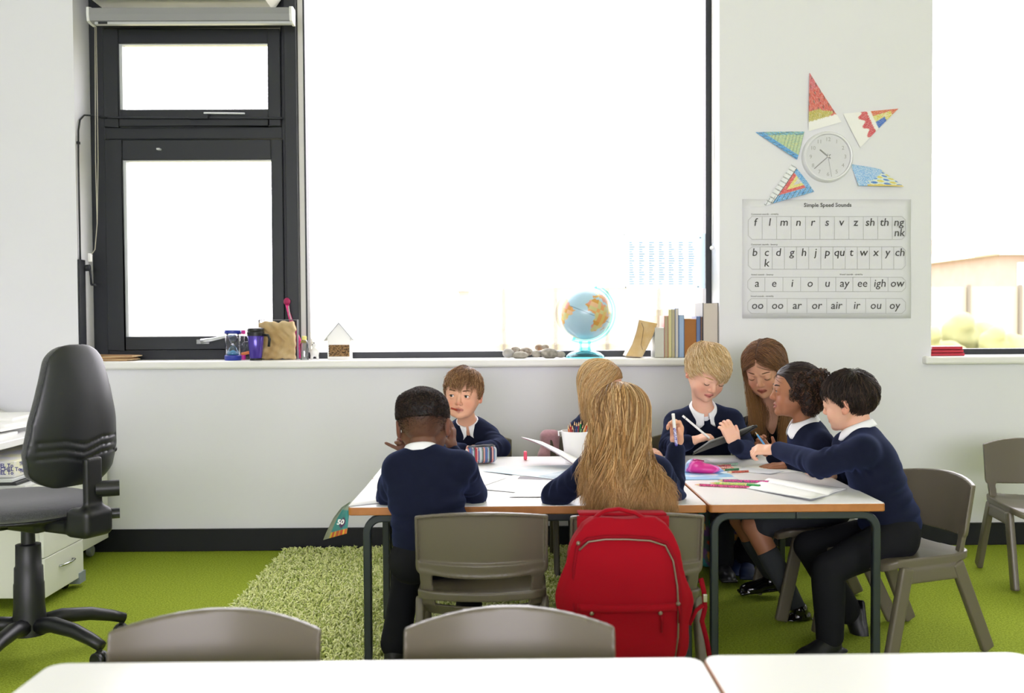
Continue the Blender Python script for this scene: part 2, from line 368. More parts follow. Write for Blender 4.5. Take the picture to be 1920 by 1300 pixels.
# window_1 : casement with top hopper
mb = MB(); xa, xm0, xm1 = WX0, px(540), px(562)
mb.box(xa, px(203), YW-.02, YW+.06, ZS, ZT); mb.box(px(532), xm1, YW-.02, YW+.06, ZS, ZT)
mb.box(px(203), px(532), YW-.02, YW+.06, ZS, pz(655)); mb.box(px(203), px(532), YW-.02, YW+.06, pz(262), pz(240)); mb.box(px(203), px(532), YW-.02, YW+.06, pz(55), ZT)
mb.box(px(540), xm1, YW-.05, YW-.02, ZS, ZT)
w1 = struct('window_1', mb, M_dark, bevel=.003)
for (x0, x1, y0, y1, gx0, gx1, gy0, gy1) in ((203, 532, 58, 240, 232, 509, 85, 208), (203, 534, 264, 656, 236, 513, 302, 631)):
    s = MB(); X0, X1, Z0, Z1 = px(x0), px(x1), pz(y1), pz(y0); a0, a1, c0, c1 = px(gx0), px(gx1), pz(gy1), pz(gy0)
    fr(s, X0, X1, Z0, Z1, .05, YW-.038, YW+.02, a0-X0, X1-a1, Z1-c1, c0-Z0)
    s.build('sash', M_dark, w1, bevel=.004)
    q = MB(); fr(q, a0-.001, a1+.001, c0-.001, c1+.001, .012, YW-.026, YW+.01, wl=.016, wr=.003, wb=.003, wt=.006); q.build('lit_bead', M_bead, w1)  # light grey bead, widest on the left, paints the pane edge as lit
    MB().box(a0-.01, a1+.01, YW, YW+.006, c0-.01, c1+.01).build('pane', M_glass, w1)
mb = MB(); c = P(345, 640, YW-.05)   # espagnolette handle on the lower sash
h0 = P(378, 640, YW-.06); h1 = P(398, 637, YW-.085); h2 = P(442, 629, YW-.09)
mb.tube([h0, (h0+h1)/2, h1, (h1+h2)/2+V(0, 0, .003), h2], [.013, .011, .009, .008, .006], 8); mb.obox(P(381, 641, YW-.045), np.eye(3), .03, .01, .011)
mb.build('window_handle', mat('handle_silver', 'd4d7da', 0.25, metal=.6), w1, smooth=True)
mb = MB(); a = P(356, 212, YW-.05); b_ = P(392, 224, YW-.05); mb.box(a[0], b_[0], YW-.075, YW-.035, b_[2], a[2])
mb.tube([P(190, 220, YW-.05), P(270, 221, YW-.05), P(531, 222, YW-.05)], .0055, 6)
mb.build('winder_gear', M_dark, w1, smooth='auto')
mb = MB(); mb.tube([P(382, 212, YW-.08), P(459, 213, YW-.08)], .004, 6); mb.build('stay_bar', M_bead, w1)
MB().obox(P(298, 280, YW-.05), np.eye(3), .008, .014, .004).build('trickle_vent', M_bead, w1)
# window_2 : large fixed light
mb = MB(); xb = xm1+.002; xc = WX1
mb.box(xb, px(575), YW-.01, YW+.06, ZS, ZT, 1); mb.box(px(573), px(575)+.003, YW-.02, YW+.06, ZS, ZT, 0)
mb.box(px(1322), xc, YW-.02, YW+.06, ZS, ZT, 0); mb.box(px(575), px(1322), YW-.02, YW+.06, ZS, pz(659, 900), 0); mb.box(px(575), px(1322), YW-.02, YW+.06, ZT-.05, ZT, 0)
w2 = struct('window_2', mb, [M_dark, mat('bead_white', 'e8e6e0', .4)])
MB().box(px(575)-.01, px(1322)+.01, YW+.01, YW+.016, pz(659, 900)-.01, ZT-.04).build('pane', M_glass, w2)
# window_3
mb = MB(); fr(mb, RX0, RX1, ZS, ZT, .05, YW-.02, YW+.06, wl=.012, wb=pz(654, 1850)-ZS); w3 = struct('window_3', mb, M_dark)
MB().box(RX0+.005, RX1-.04, YW+.01, YW+.016, ZS+.03, ZT-.04).build('pane', M_glass, w3)
# blind, casing, chain, winder
c0 = P(168, 31, 4.74); c1 = P(551, 27, 4.74); r = .034
bl = thing('roller_blind', 'grey roller blind rolled up in its cassette above the narrow casement window', 'blind', ((c0[0]+c1[0])/2, 4.74, c0[2]))
mb = MB(); X = c0[0]; prof = [(-.034, .03), (-.036, .0), (-.03, -.028), (-.0, -.034), (.036, -.034), (.036, .034), (-.01, .036)]
mb.prism(prof, lambda u, v, s_: np.array(((c0[0]+.012, c1[0]-.014)[s_], 4.74+u, c0[2]+v))); mb.build('cassette', mat('blind_grey', '8b8c8d', .5), bl)
for xx in (c0[0], c1[0]-.014):
    m_ = MB(); m_.prism([(u*1.1, v*1.12) for u, v in prof], lambda u, v, s_: np.array((xx+.012*s_, 4.74+u, c0[2]+v))); m_.build('end_cap', mat('blind_cap', 'dfe0de', .4), bl)
MB().box(P(180, 40, 4.74)[0], P(549, 40, 4.74)[0], 4.722, 4.748, P(300, 47, 4.74)[2], P(300, 39, 4.74)[2]).build('bottom_bar', mat('bar_silver', 'c3c6c8', .35), bl, bevel=.002)
MB().box(P(184, 40, 4.72)[0], P(201, 40, 4.72)[0], 4.718, 4.7225, P(300, 44.5, 4.72)[2], P(300, 40.5, 4.72)[2]).build('maker_tag', M_dark, bl)
mb = MB(); xx = P(178, 100, 4.75)[0]
for dx, dy in ((0, 0), (.008, .02)): 
    pts = [P(178+dx*300, 50, 4.75+dy), P(179+dx*600, 300, 4.75+dy), P(182, 420, 4.75+dy), P(178, 468, 4.75+dy), P(172, 477, 4.76)]
    mb.tube(pts, .0022, 5)
mb.build('pull_chain', mat('chain_beige', 'a8a494', .5), bl, smooth=True)
MB().obox(P(169, 483, 4.8), np.eye(3), .006, .01, .02).build('chain_clip', M_white, bl)
a = P(170, 13, 4.8); b_ = P(512, -10, 4.8)
mb = MB(); mb.prism([(a[0]-.0, .0), (b_[0]+.02, .0), (b_[0]-.02, -.055), (a[0]+.04, -.055)], lambda u, v, s_: np.array((u, 4.69+.2*s_, a[2]+.062+v)))
mb.box(a[0]-.0, b_[0]+.02, 4.69, 4.89, a[2]+.062, ZT); mb.build('window_head_casing', M_white); tag(bpy.data.objects['window_head_casing'], 'white boxed casing directly above the grey roller blind', 'casing')
wd = thing('window_winder', 'black crank winder with cable on the white reveal beside the casement', 'window winder', P(155, 560, 4.82))
Yr = 4.80; g = lambda x, y: V(WX0+.008+(x-150)*.0004, P(x, y, Yr)[1], P(x, y, Yr)[2])
def rev(x, y):  # point on the left reveal (plane X = WX0) seen at this pixel
    q = P(x, y, X=WX0+.008); return q
a = rev(150, 500); 
mb = MB(); mb.tube([rev(150.5, 492), rev(147, 300), rev(147, 245), rev(150, 225), rev(158, 216), P(175, 217, YW-.08), P(200, 221, YW-.055)], .0042, 6); mb.build('cable_sleeve', M_dark, wd, smooth=True)
mb = MB(); y0, y1 = rev(149, 560)[1], rev(160, 560)[1]; zt, zb = rev(152, 487)[2], rev(152, 690)[2]
mb.box(WX0+.001, WX0+.012, y0, y1, zb, zt); mb.build('rail', M_dark, wd, bevel=.002)
k0 = P(157, 503, 4.82); 
mb = MB(); mb.tube([k0, k0+V(.03, 0, .002)], .016, 10); mb.tube([k0+V(.03, 0, .0), k0+V(.034, 0, -.045), k0+V(.036, -.0, -.08)], .0055, 6); mb.tube([k0+V(.036, 0, -.08), k0+V(.058, -.01, -.082)], .006, 8)
mb.build('crank', M_dark, wd, smooth=True)
MB().obox(rev(147, 268), np.eye(3), .006, .008, .006).build('cable_clip', M_dark, wd)
mb = MB()   # chain on the right jamb
mb.tube([P(1338, -20, 4.86), P(1337, 200, 4.86), P(1335, 456, 4.86)], .002, 5); mb.tube([P(1342, -20, 4.86), P(1340, 200, 4.86), P(1337, 456, 4.86)], .002, 5)
mb.lathe([(.004, -.004), (.011, -.003), (.011, .003), (.004, .004)], P(1335, 465, 4.86), 12, R=rx(PI/2))
ch = mb.build('blind_chain', M_white, smooth=True); tag(ch, 'thin white blind chain with ring hanging against the right window jamb', 'blind chain')
# ------------------------------------------------------------------ outdoors, far beyond the glass
gnd = mat('dry_grass', '8f8a60', .95, noise=(.35, 'a8a47c', .2))
g_ = MB().box(-90, 120, 5.3, 160, -.75, -.55).build('ground', gnd); g_['kind'] = 'structure'
def house(x0, x1, y, z, roofh, name_label, hip=True, dep=9):
    t = thing('house', name_label, 'house', ((x0+x1)/2, y, -.55))
    MB().box(x0, x1, y, y+dep, -.55, z).build('brick_wall', mat('pale_brick', 'a08c7e', .9, noise=(1.5, '937f72', .3)), t)
    mb = MB(); ov = .5; rdg = (x1-x0)*.28 if hip else 0
    v = [(x0-ov, y-ov, z), (x1+ov, y-ov, z), (x1+ov, y+dep+ov, z), (x0-ov, y+dep+ov, z), (x0+rdg, y+dep/2, z+roofh), (x1-rdg, y+dep/2, z+roofh)]
    mb.add(v, [(0, 1, 5, 4), (1, 2, 5), (2, 3, 4, 5), (3, 0, 4), (0, 3, 2, 1)]); mb.build('roof', mat('pale_roof', 'f2f0ee', .8), t)
    mb = MB(); mb.box(x0+(x1-x0)*.3, x0+(x1-x0)*.3+1, y+dep/2-.4, y+dep/2+.5, z+roofh*.6, z+roofh+1.0); mb.build('chimney', MATS['pale_brick'], t)
    for k in range(2):
        xx = x0+(x1-x0)*(.25+.45*k); MB().box(xx, xx+1.2, y-.03, y+.02, z-1.6, z-.4).build('window', mat('house_window', '9fb0bb', .3), t)
    return t
H = [(860, 985, 84, 545, 3.0, 'pale brick house furthest to the left beyond the large window'), (1012, 1180, 66, 540, 3.2, 'pale brick house with hipped roof behind the globe'),
     (1740, 1850, 68, 535, 2.5, 'pale hip-roofed house at the edge of the right window'), (1872, 2010, 50, 478, .1, 'tall pale block beyond the fence in the right window')]
for x0, x1, y, py, rh, lb in H: house(P(x0, 600, y)[0], P(x1, 600, y)[0], y, P(x0, py, y)[2], rh, lb)
fn = thing('fence', 'pale board fence across the far side of the dry field', 'fence', (10, 40, -.55))
mb = MB(); x = P(880, 600, 40)[0]
mb.box(x, 60, 40.05, 40.1, -.55, P(1850, 537, 40)[2]-.02); mb.build('boards', mat('fence_wood', 'a39c88', .9), fn)
for k in range(16):
    xx = x+1.4+k*2.1; MB().box(xx-.06, xx+.06, 39.9, 40.05, -.55, P(1850, 534, 40)[2]+(.9 if k % 5 == 3 else 0)).build('post', mat('fence_post', '6e685c', .9), fn)
def bush(x, y, z, r, lb, col):
    f = Field((-r*1.3,)*3, (r*1.3,)*3, r/11); rr = np.random.default_rng(int(abs(x)*10))
    for k in range(14): f.ell(rr.uniform(-.6, .6, 3)*r, r*rr.uniform(.3, .5), k=r*.1)
    f.rough(r*.09, 14/r, 1); v, F = f.mesh(1); o = fastmesh('bush', v, F, mat('bush_'+col, col, .95, noise=(3, '8c8a60', .3))); o.location = (x, y, z+r*.55); tag(o, lb, 'bush', 'bushes beyond the windows')
for k, (pxx, y, r, lb) in enumerate([(1760, 33, .9, 'low dry bush left in the right-hand window view'), (1822, 34, 1.2, 'larger dry bush before the fence in the right-hand view'), (1880, 32, .9, 'dry bush at the right end of the fence view')]):
    q = P(pxx, 600, y); bush(q[0], y, -.5, r, lb, '7d8058')
# unseen rear-wall window, added for the fill lamp to shine through
mb = MB(); fr(mb, -2.9, 3.3, .7, 2.7, .05, YB-.13, YB-.05)
for xx in (-.85, 1.2): mb.box(xx-.03, xx+.03, YB-.13, YB-.05, .75, 2.65)
w4 = struct('fill_window', mb, M_dark, merge=False); MB().box(-2.86, 3.26, YB-.10, YB-.094, .74, 2.66).build('pane', M_glass, w4)
# ================================================================== FURNITURE
M_lam = mat('table_laminate', 'f4f4f5', 0.3, spec=0.8)
M_edge = mat('beech_edge', 'b5773f', 0.45, noise=(30, 'a2662f', .3))
M_frame = mat('dark_table_frame', '262e33', 0.3, spec=.6)
M_chair = mat('taupe_plastic', '665f52', 0.34, spec=.45, bump=(700, .08, .0005))
def table(x0, x1, y0, y1, z, label, inset=(.055, .03), vert=None, radius=.012):
    t = thing('classroom_table', label, 'table', ((x0+x1)/2, (y0+y1)/2, 0), group=None)
    def slab(r, z0, z1, e=0):
        pts = []
        for cx, cy, a0 in ((x1-r, y1-r, 0), (x0+r, y1-r, 90), (x0+r, y0+r, 180), (x1-r, y0+r, 270)):
            for k in range(5): a = math.radians(a0+22.5*k); pts.append((cx+(r+e)*math.cos(a), cy+(r+e)*math.sin(a)))
        m_ = MB(); m_.prism(pts, lambda u, v, s_: np.array((u, v, (z0, z1)[s_]))); return m_
    slab(radius, z-.0015, z, -.0025).build('table_top', M_lam, t)
    slab(radius, z-.026, z-.0012).build('edge_band', M_edge, t, bevel=.003)
    ix, iy = inset; zt = z-.026-.013; R = .045
    for yy in (y0+iy, y1-iy):
        for sx in (0, 1):
            xx = x0+ix if sx == 0 else x1-ix; d = 1 if sx == 0 else -1; xm = (x0+x1)/2
            pts = [V(xx, yy, .004)]+[V(xx+d*R*(1-math.cos(a)), yy, zt-R+R*math.sin(a)) for a in np.linspace(0, PI/2, 7)]+[V(xm, yy, zt)]
            m_ = MB(); m_.tube(pts, .0175, 4, up=(0, 1, 0)); m_.build('leg', M_frame, t, bevel=.004)
            f_ = MB(); f_.obox((xx, yy, .008), np.eye(3), .014, .014, .008); f_.build('foot_cap', mat('black_rubber', '151515', .6), t)
    m_ = MB()
    for xx in (x0+ix+.05, x1-ix-.05): MB().box(xx-.011, xx+.011, y0+iy, y1-iy, zt-.013, zt+.012).build('side_rail', M_frame, t, bevel=.003)
    return t
TZ = .53
PX = lambda x, y: P(x, y, Z=TZ)
FLx = P(654, 950, Z=TZ)[0]; YF = P(900, 950, Z=TZ)[1]
xj = P(1327, 948, Z=TZ)[0]; xr = P(1663, 945, Z=TZ)[0]
YJ = YF+.552
table(FLx, xj, YF, YJ-.002, TZ, 'white school table at the near side of the group, above the middle taupe chair')
table(FLx-.0, xj-.012, YJ+.006, YF+1.105, TZ, 'white school table under the striped pencil case and white pencil pot')
table(xj+.008, xr, YF, YF+1.10, TZ, 'white school table under the open exercise book and pink pencils', inset=(.02, .03))
yn = P(700, 1238, Z=TZ)[1]; yn2 = P(1600, 1226, Z=TZ)[1]; xn = P(1317, 1238, Z=TZ)[0]
table(xn-1.10, xn, yn-.55, yn, TZ, 'empty white table in the foreground with two chair backs behind it', radius=.03)
table(xn+.003, xn+.555, yn2-1.1, yn2, TZ, 'empty white table in the foreground corner beside the red backpack side', radius=.03)
# ---- one-piece stacking chair
def make_chair(label):
    t = thing('school_chair', label, 'chair')
    h = .0036; zs = .335; A = .19
    y0f = lambda X, Z: -.165-.20*(Z-.30)+1.7*X*X+.9*np.maximum(.30-Z, 0)
    ztop = lambda X: .577-.60*X*X
    def rr2(a, b, ha, hb, r):
        qa, qb = np.abs(a)-ha+r, np.abs(b)-hb+r
        return np.sqrt(np.maximum(qa, 0)**2+np.maximum(qb, 0)**2)+np.minimum(np.maximum(qa, qb), 0)-r
    def panel(X, Z):
        w = np.clip(.187-.35*np.maximum(.405-Z, 0), 0, 1); q = np.maximum(np.abs(X)-w, np.maximum(Z-ztop(X), .384+.25*X*X-Z))
        return np.maximum(q, (np.abs(X)+Z-.187-.577+.020)*.707)
    f = Field((-.21, -.26, .22), (.21, -.05, .60), h); lo, hi = (-.2, -.25, .24), (.2, -.08, .59)
    f.fn(lo, hi, lambda X, Y, Z: np.maximum(np.abs(Y-y0f(X, Z))-.0035, panel(X, Z)))
    f.fn(lo, hi, lambda X, Y, Z: np.maximum(np.maximum(Y-y0f(X, Z), y0f(X, Z)-.017-Y), np.abs(panel(X, Z)+.004)-.0045), k=.002)
    f.fn(lo, hi, lambda X, Y, Z: np.maximum(np.maximum(Y-y0f(X, Z), y0f(X, Z)-.013-Y), np.maximum(panel(X, Z), Z-.425-.0*X)), k=.004)
    up = lambda X, Z: np.maximum(np.abs(np.abs(X)-(.158-.10*np.maximum(.375-Z, 0)))-.018-.05*np.maximum(.34-Z, 0), Z-.40)
    f.fn(lo, hi, lambda X, Y, Z: np.maximum(np.maximum(Y-y0f(X, Z)-.004, y0f(X, Z)-.016-Y), np.maximum(up(X, Z), .285-Z)), k=.006)
    v, F = f.mesh(2); fastmesh('backrest', v, F, M_chair, t)
    f = Field((-.22, -.22, .22), (.22, .24, .42), h)
    z0 = lambda X, Y: zs-.012+.35*X*X-.9*np.maximum(Y-.13, 0)**1.3+.5*np.maximum(-.09-Y, 0)**1.5
    o2 = lambda X, Y: rr2(X, Y+0*X, .183, .172, .05)
    f.fn((-.19, -.18, .24), (.19, .19, .37), lambda X, Y, Z: np.maximum(np.abs(Z-z0(X, Y))-.004, o2(X, Y)))
    f.fn((-.19, -.18, .24), (.19, .19, .37), lambda X, Y, Z: np.maximum(np.maximum(Z-z0(X, Y), z0(X, Y)-.022-Z), np.abs(o2(X, Y)+.004)-.004), k=.003)
    # rear bridge that rises into the back
    f.fn((-.19, -.20, .25), (.19, -.12, .33), lambda X, Y, Z: np.maximum(np.maximum(Y-y0f(X, Z)-.004, y0f(X, Z)-.012-Y), np.maximum(np.abs(X)-.165, np.maximum(Z-.298-.2*X*X, .262-Z))), k=.01)
    for s in (-1, 1): f.box((s*.176, -.0, .283), (.011, .125, .026), rad=.008, k=.008)
    v, F = f.mesh(2); fastmesh('seat', v, F, M_chair, t)
    for sx in (-1, 1):
        for top, foot in (((.178*sx, .105, .30), (.176*sx, .165, .018)), ((.178*sx, -.105, .30), (.176*sx, -.235, .018))):
            f = Field((min(top[0], foot[0])-.05, min(top[1], foot[1])-.05, -.01), (max(top[0], foot[0])+.05, max(top[1], foot[1])+.05, .34), .0036)
            a, b = V(*top), V(*foot); ax = unit(b-a); sd = unit(np.cross(ax, V(1, 0, 0))); R = np.stack([np.cross(sd, ax), sd, ax], 1)
            f.box((a+b)/2, (.0125, .023, np.linalg.norm(b-a)/2+.012), R, rad=.007); f.plane((0, 0, .001), (0, 0, -1)); v, F = f.mesh(1); fastmesh('leg', v, F, M_chair, t)
    return t
chair0 = make_chair('x'); CH = [0]
def place_chair(x, y, ang, label):
    o = chair0 if CH[0] == 0 else copy_tree(chair0); CH[0] += 1
    o.location = (x, y, 0); o.rotation_euler = (0, 0, ang); o['label'] = label; o['group'] = 'taupe plastic school chairs'; return o
for c in chair0.children: c.matrix_parent_inverse = Matrix.Identity(4)
sx = lambda px, Y: P(px, 700, Y)[0]
place_chair(P(902, 962, 2.72)[0], 2.72+.20, 0, 'taupe plastic chair in the middle, under the navy boy seen from behind')
place_chair(P(1198, 975, 2.70)[0], 2.70+.20, 0, 'taupe plastic chair carrying the red backpack on its back')
place_chair(P(420, 1150, 1.80)[0], 1.80-.22, PI, 'foreground taupe chair back nearest the office chair, tucked in at the empty table')
place_chair(P(955, 1155, 1.80)[0], 1.80-.22, PI, 'foreground taupe chair back beside the red backpack, tucked in at the empty table')
place_chair(1.31, 3.30, math.atan2(.94, -.35), 'taupe plastic chair under the dark-haired boy at the table end')
place_chair(1.17, 3.72, PI/2, 'taupe plastic chair under the girl with curly dark hair')
place_chair(2.24, 4.05, PI-.12, 'empty taupe chair by the wall below the right-hand window')
place_chair(.40, 4.33, PI, 'taupe chair with a pale pink coat hung on its back')
place_chair(-.15, 4.36, PI, 'taupe chair under the boy with the red pencil at his mouth')
place_chair(.86, 4.38, PI, 'taupe chair under the blond boy writing on the tablet')
place_chair(1.25, 4.42, PI, 'taupe chair under the woman with long brown hair')
# ---- office swivel chair
M_blk = mat('black_plastic', '16181a', 0.42, spec=.5); M_shell = mat('dark_shell', '222428', 0.36, spec=.55, bump=(900, .1, .0005))
M_wool = mat('charcoal_fabric', '2e2f32', 0.95, noise=(420, '55565a', .25), bump=(500, .8, .002), sheen=.3)
hub = P(56, 1185, 3.25); ox, oy = hub[0], 3.25
oc = thing('office_chair', 'black and charcoal swivel office chair with arms beside the white drawers', 'office chair', (ox, oy, 0))
fw = unit((-.90, .44, 0)); lf = V(-fw[1], fw[0], 0)      # chair's forward, and its left
Rc = np.stack([np.cross(fw, V(0, 0, 1)), fw, V(0, 0, 1)], 1); O = V(ox, oy, 0)
def L2W(p): return O+Rc@V(*p)
for k, az in enumerate((-22, 38, 118, 196, 268)):
    a = math.radians(az); d = V(math.cos(a), math.sin(a), 0)
    mb = MB(); pts = [O+d*r+V(0, 0, z) for r, z in ((.02, .105), (.10, .118), (.19, .108), (.26, .088), (.305, .070))]
    mb.tube(pts, [.031, .027, .024, .021, .018], 10, sx=1.0, sy=.95); mb.build('base_arm', M_blk, oc, smooth=True)
    w = O+d*.295+V(0, 0, .026); s = V(-d[1], d[0], 0)
    mb = MB()
    for q in (-1, 1): mb.lathe([(.001, -.008), (.022, -.008), (.026, -.004), (.026, .004), (.022, .008), (.001, .008)], w+s*.013*q, 14, R=np.stack([d, V(0, 0, 1), s], 1))
    mb.tube([w, w+V(0, 0, .035)], .009, 8); mb.sph(w+V(0, 0, .012), (.018, .018, .018), 10, 8); mb.build('castor', M_blk, oc, smooth='auto')
mb = MB(); mb.lathe([(.0, .075), (.055, .078), (.052, .125), (.048, .17), (.047, .245), (.045, .25), (.044, .30), (.040, .305), (.039, .375), (.022, .378), (.021, .43), (.0, .43)], O, 24); mb.build('gas_column', M_blk, oc, smooth='auto')
f = Field(O+V(-.4, -.4, .38), O+V(.4, .4, .62), .006)
f.ell(L2W((0, .03, .505)), (.235, .235, .042), Rc, k=0); f.ell(L2W((0, .03, .50)), (.245, .24, .030), Rc, k=.02); f.ell(L2W((0, .0, .565)), (.15, .15, .03), Rc, k=.03, op='s')
v, F = f.mesh(2); fastmesh('seat_cushion', v, F, M_wool, oc)
f = Field(O+V(-.4, -.4, .38), O+V(.4, .4, .58), .006); f.ell(L2W((0, .03, .478)), (.225, .225, .022), Rc); f.box(L2W((0, -.02, .452)), (.08, .12, .018), Rc, .01, k=.02); v, F = f.mesh(2); fastmesh('seat_pan', v, F, M_blk, oc)
# backrest: a curved shell and its cushion
bz = .80; by = -.250
zt_, zb_ = 1.035, .585
def wb(z): return np.interp(z, [.585, .63, .70, .80, .90, 1.0, 1.035], [.125, .158, .172, .158, .130, .100, .088])
bf = Field(O+V(-.45, -.45, .54), O+V(.45, .45, 1.08), .005)
def inloc(X, Y, Z):
    x = (X-O[0])*Rc[0, 0]+(Y-O[1])*Rc[1, 0]; y = (X-O[0])*Rc[0, 1]+(Y-O[1])*Rc[1, 1]; return x, y, Z
yb_ = lambda x, z: by-.10*(z-.72)+1.3*x*x+.5*(z-.72)**2
def outl(x, z):
    q1 = np.abs(x)-wb(z)+.06; q2 = np.abs(z-(zt_+zb_)/2)-(zt_-zb_)/2+.06
    return np.sqrt(np.maximum(q1, 0)**2+np.maximum(q2, 0)**2)+np.minimum(np.maximum(q1, q2), 0)-.06
def shell(X, Y, Z):
    x, y, z = inloc(X, Y, Z); o = outl(x, z); y0 = yb_(x, z); th = .024-.012*np.exp(np.minimum(o, 0)/.03)
    gro = 0
    for zz in (.735, .710, .685): 
        zc = zz-.018*np.clip(1-np.abs(x)/.07, 0, 1)+.018*0
        gro = gro+.005*np.exp(-((z-zc)/.0045)**2)*(np.abs(x) < .15)
    return np.maximum(np.maximum(y-y0, (y0-th+gro)-y), o)*.8
def cush(X, Y, Z):
    x, y, z = inloc(X, Y, Z); o = outl(x, z)+.004; y0 = yb_(x, z); th = .010+.045*(1-np.exp(np.minimum(o, 0)/.022)); return np.maximum(np.maximum(y0-y, y-(y0+.012+th)), o)*.8
bf.fn(O+V(-.4, -.4, .56), O+V(.4, .4, 1.06), shell); v, F = bf.mesh(1); fastmesh('back_shell', v, F, M_shell, oc)
bf = Field(O+V(-.45, -.45, .54), O+V(.45, .45, 1.08), .006); bf.fn(O+V(-.4, -.4, .56), O+V(.4, .4, 1.06), cush, k=0); v, F = bf.mesh(2); fastmesh('back_cushion', v, F, M_wool, oc)
f = Field(O+V(-.45, -.45, .38), O+V(.45, .45, .75), .005)
f.box(L2W((0, -.300, .58)), (.032, .012, .10), Rc, .008); f.box(L2W((0, -.285, .475)), (.055, .05, .045), Rc, .02, k=.02); f.box(L2W((0, -.20, .455)), (.045, .11, .022), Rc, .01, k=.02)
v, F = f.mesh(1); fastmesh('back_bracket', v, F, M_blk, oc)
mb = MB(); a = L2W((.03, -.310, .575)); dd = Rc@V(.75, -.66, 0); mb.tube([a-dd*.02, a+dd*.05], .026, 14); mb.build('adjuster_knob', M_blk, oc, smooth='auto')
mb = MB(); a = L2W((.05, -.30, .49)); mb.tube([a-dd*.02, a+dd*.042], .017, 12); mb.build('tilt_knob', M_shell, oc, smooth='auto')
mb = MB(); a = L2W((.14, -.06, .445)); mb.lathe([(.0, -.02), (.028, -.02), (.033, .012), (.0, .014)], a, 14); mb.tube([a, L2W((.03, 0, .45))], .007, 6); mb.build('height_lever', M_blk, oc, smooth='auto')
for s in (-1, 1):
    f = Field(O+V(-.45, -.45, .38), O+V(.45, .45, .78), .005); top = (.265*s, .03, .66)
    f.box(L2W(top), (.032, .125, .013), Rc, .012); v, F = f.mesh(1); fastmesh('arm_pad', v, F, M_blk, oc)
    mb = MB(); mb.tube([L2W((.265*s, .02, .655)), L2W((.27*s, .01, .56)), L2W((.24*s, .0, .47)), L2W((.08*s, 0, .455))], .016, 8, sx=1.5); mb.build('arm_post', M_blk, oc, smooth=True)
# ---- white pedestal drawers, low cabinet and desk at the left
M_cab = mat('cabinet_white', 'e6e8e0', .4); M_cab2 = mat('cabinet_side', 'dadcd0', .45)
cx = -1.765
pd = thing('drawer_pedestal', 'white mobile drawer pedestal behind the office chair', 'drawers', (cx-.25, 3.93, 0))
y0, y1 = 3.78, 4.13
MB().box(cx-.55, cx-.018, y0, y1, .045, .46).build('body', M_cab2, pd, bevel=.003)
for z0, z1 in ((.345, .46), (.20, .342), (.045, .197)):
    d = MB().box(cx-.018, cx, y0, y1, z0, z1).build('drawer', M_cab, pd, bevel=.002)
    ym = (y0+y1)/2+.01; zz = z0+(z1-z0)*.62; mb = MB(); mb.tube([(cx-.002, ym-.06, zz), (cx+.014, ym-.05, zz+.002), (cx+.022, ym, zz+.003), (cx+.014, ym+.05, zz+.002), (cx-.002, ym+.06, zz)], .0045, 8)
    hd = mb.build('handle', mat('steel_handle', 'b9bcbc', .25, metal=.9), None, smooth=True); hd.parent = d; hd.matrix_parent_inverse = d.matrix_world.inverted() if False else Matrix.Identity(4); hd.matrix_parent_inverse = Matrix.Identity(4)
MB().box(cx-.04, cx+.004, y1-.05, y1+.01, .02, .065).build('corner_bracket', mat('grey_plastic', '8d96a8', .4), pd)
for xx in (cx-.5, cx-.06):
    for yy in (y0+.05, y1-.05):
        mb = MB(); mb.lathe([(.001, -.012), (.02, -.012), (.023, 0), (.02, .012), (.001, .012)], (xx, yy, .0235), 12, R=ry(PI/2)); mb.tube([(xx, yy, .03), (xx, yy, .05)], .008, 6); mb.build('castor', M_blk, pd, smooth='auto')
lc = thing('low_cabinet', 'low white cabinet on castors against the wall left of the tables', 'cabinet', (-2.4, 4.4, 0))
MB().box(-3.3, -1.90, 4.15, 4.70, .075, .46).build('body', M_cab2, lc, bevel=.003)
MB().box(-1.90, -1.888, 4.15, 4.70, .078, .455).build('side_panel', M_cab, lc, bevel=.002)
for xx, yy in ((-1.95, 4.64), (-1.95, 4.2), (-3.2, 4.2), (-3.2, 4.64)):
    mb = MB(); mb.lathe([(.001, -.012), (.024, -.012), (.028, 0), (.024, .012), (.001, .012)], (xx, yy, .0285), 12, R=ry(PI/2)); mb.tube([(xx, yy, .03), (xx, yy, .08)], .01, 6); mb.build('castor', mat('clear_castor', '9aa0a0', .3), lc, smooth='auto')
ds = thing('teacher_desk', 'white desk top heaped with papers at the left edge', 'desk', (-2.5, 4.1, 0))
xe = P(62, 850, 4.0)[0]-.03; zd = .615
MB().box(-3.5, xe, 3.6, 4.735, zd, zd+.028).build('desk_top', M_lam, ds, bevel=.003)
for xx, yy in ((-3.4, 3.68), (-3.4, 4.718), (xe-.05, 4.718), (xe-.55, 3.70)): MB().box(xx-.015, xx+.015, yy-.014, yy+.014, 0, zd).build('leg', M_frame, ds)
MB().box(-3.45, xe-.03, 4.708, 4.728, zd-.10, zd).build('modesty_panel', M_cab, ds)
# ================================================================== THINGS ON WALL, SILL AND TABLES
M_paper = mat('paper_white', 'f3f3f1', .7)
def flat(name, pts, z, m, label, cat, group=None, th=.0008, bulge=0):
    """a sheet lying on a table: outline given as points of the table plane"""
    mb = MB(); mb.prism([(p[0], p[1]) for p in pts], lambda u, v, s_: np.array((u, v, z+th*s_))); return tag(mb.build(name, m), label, cat, group)
def T(px, py, dz=0): return P(px, py, Z=TZ+dz)
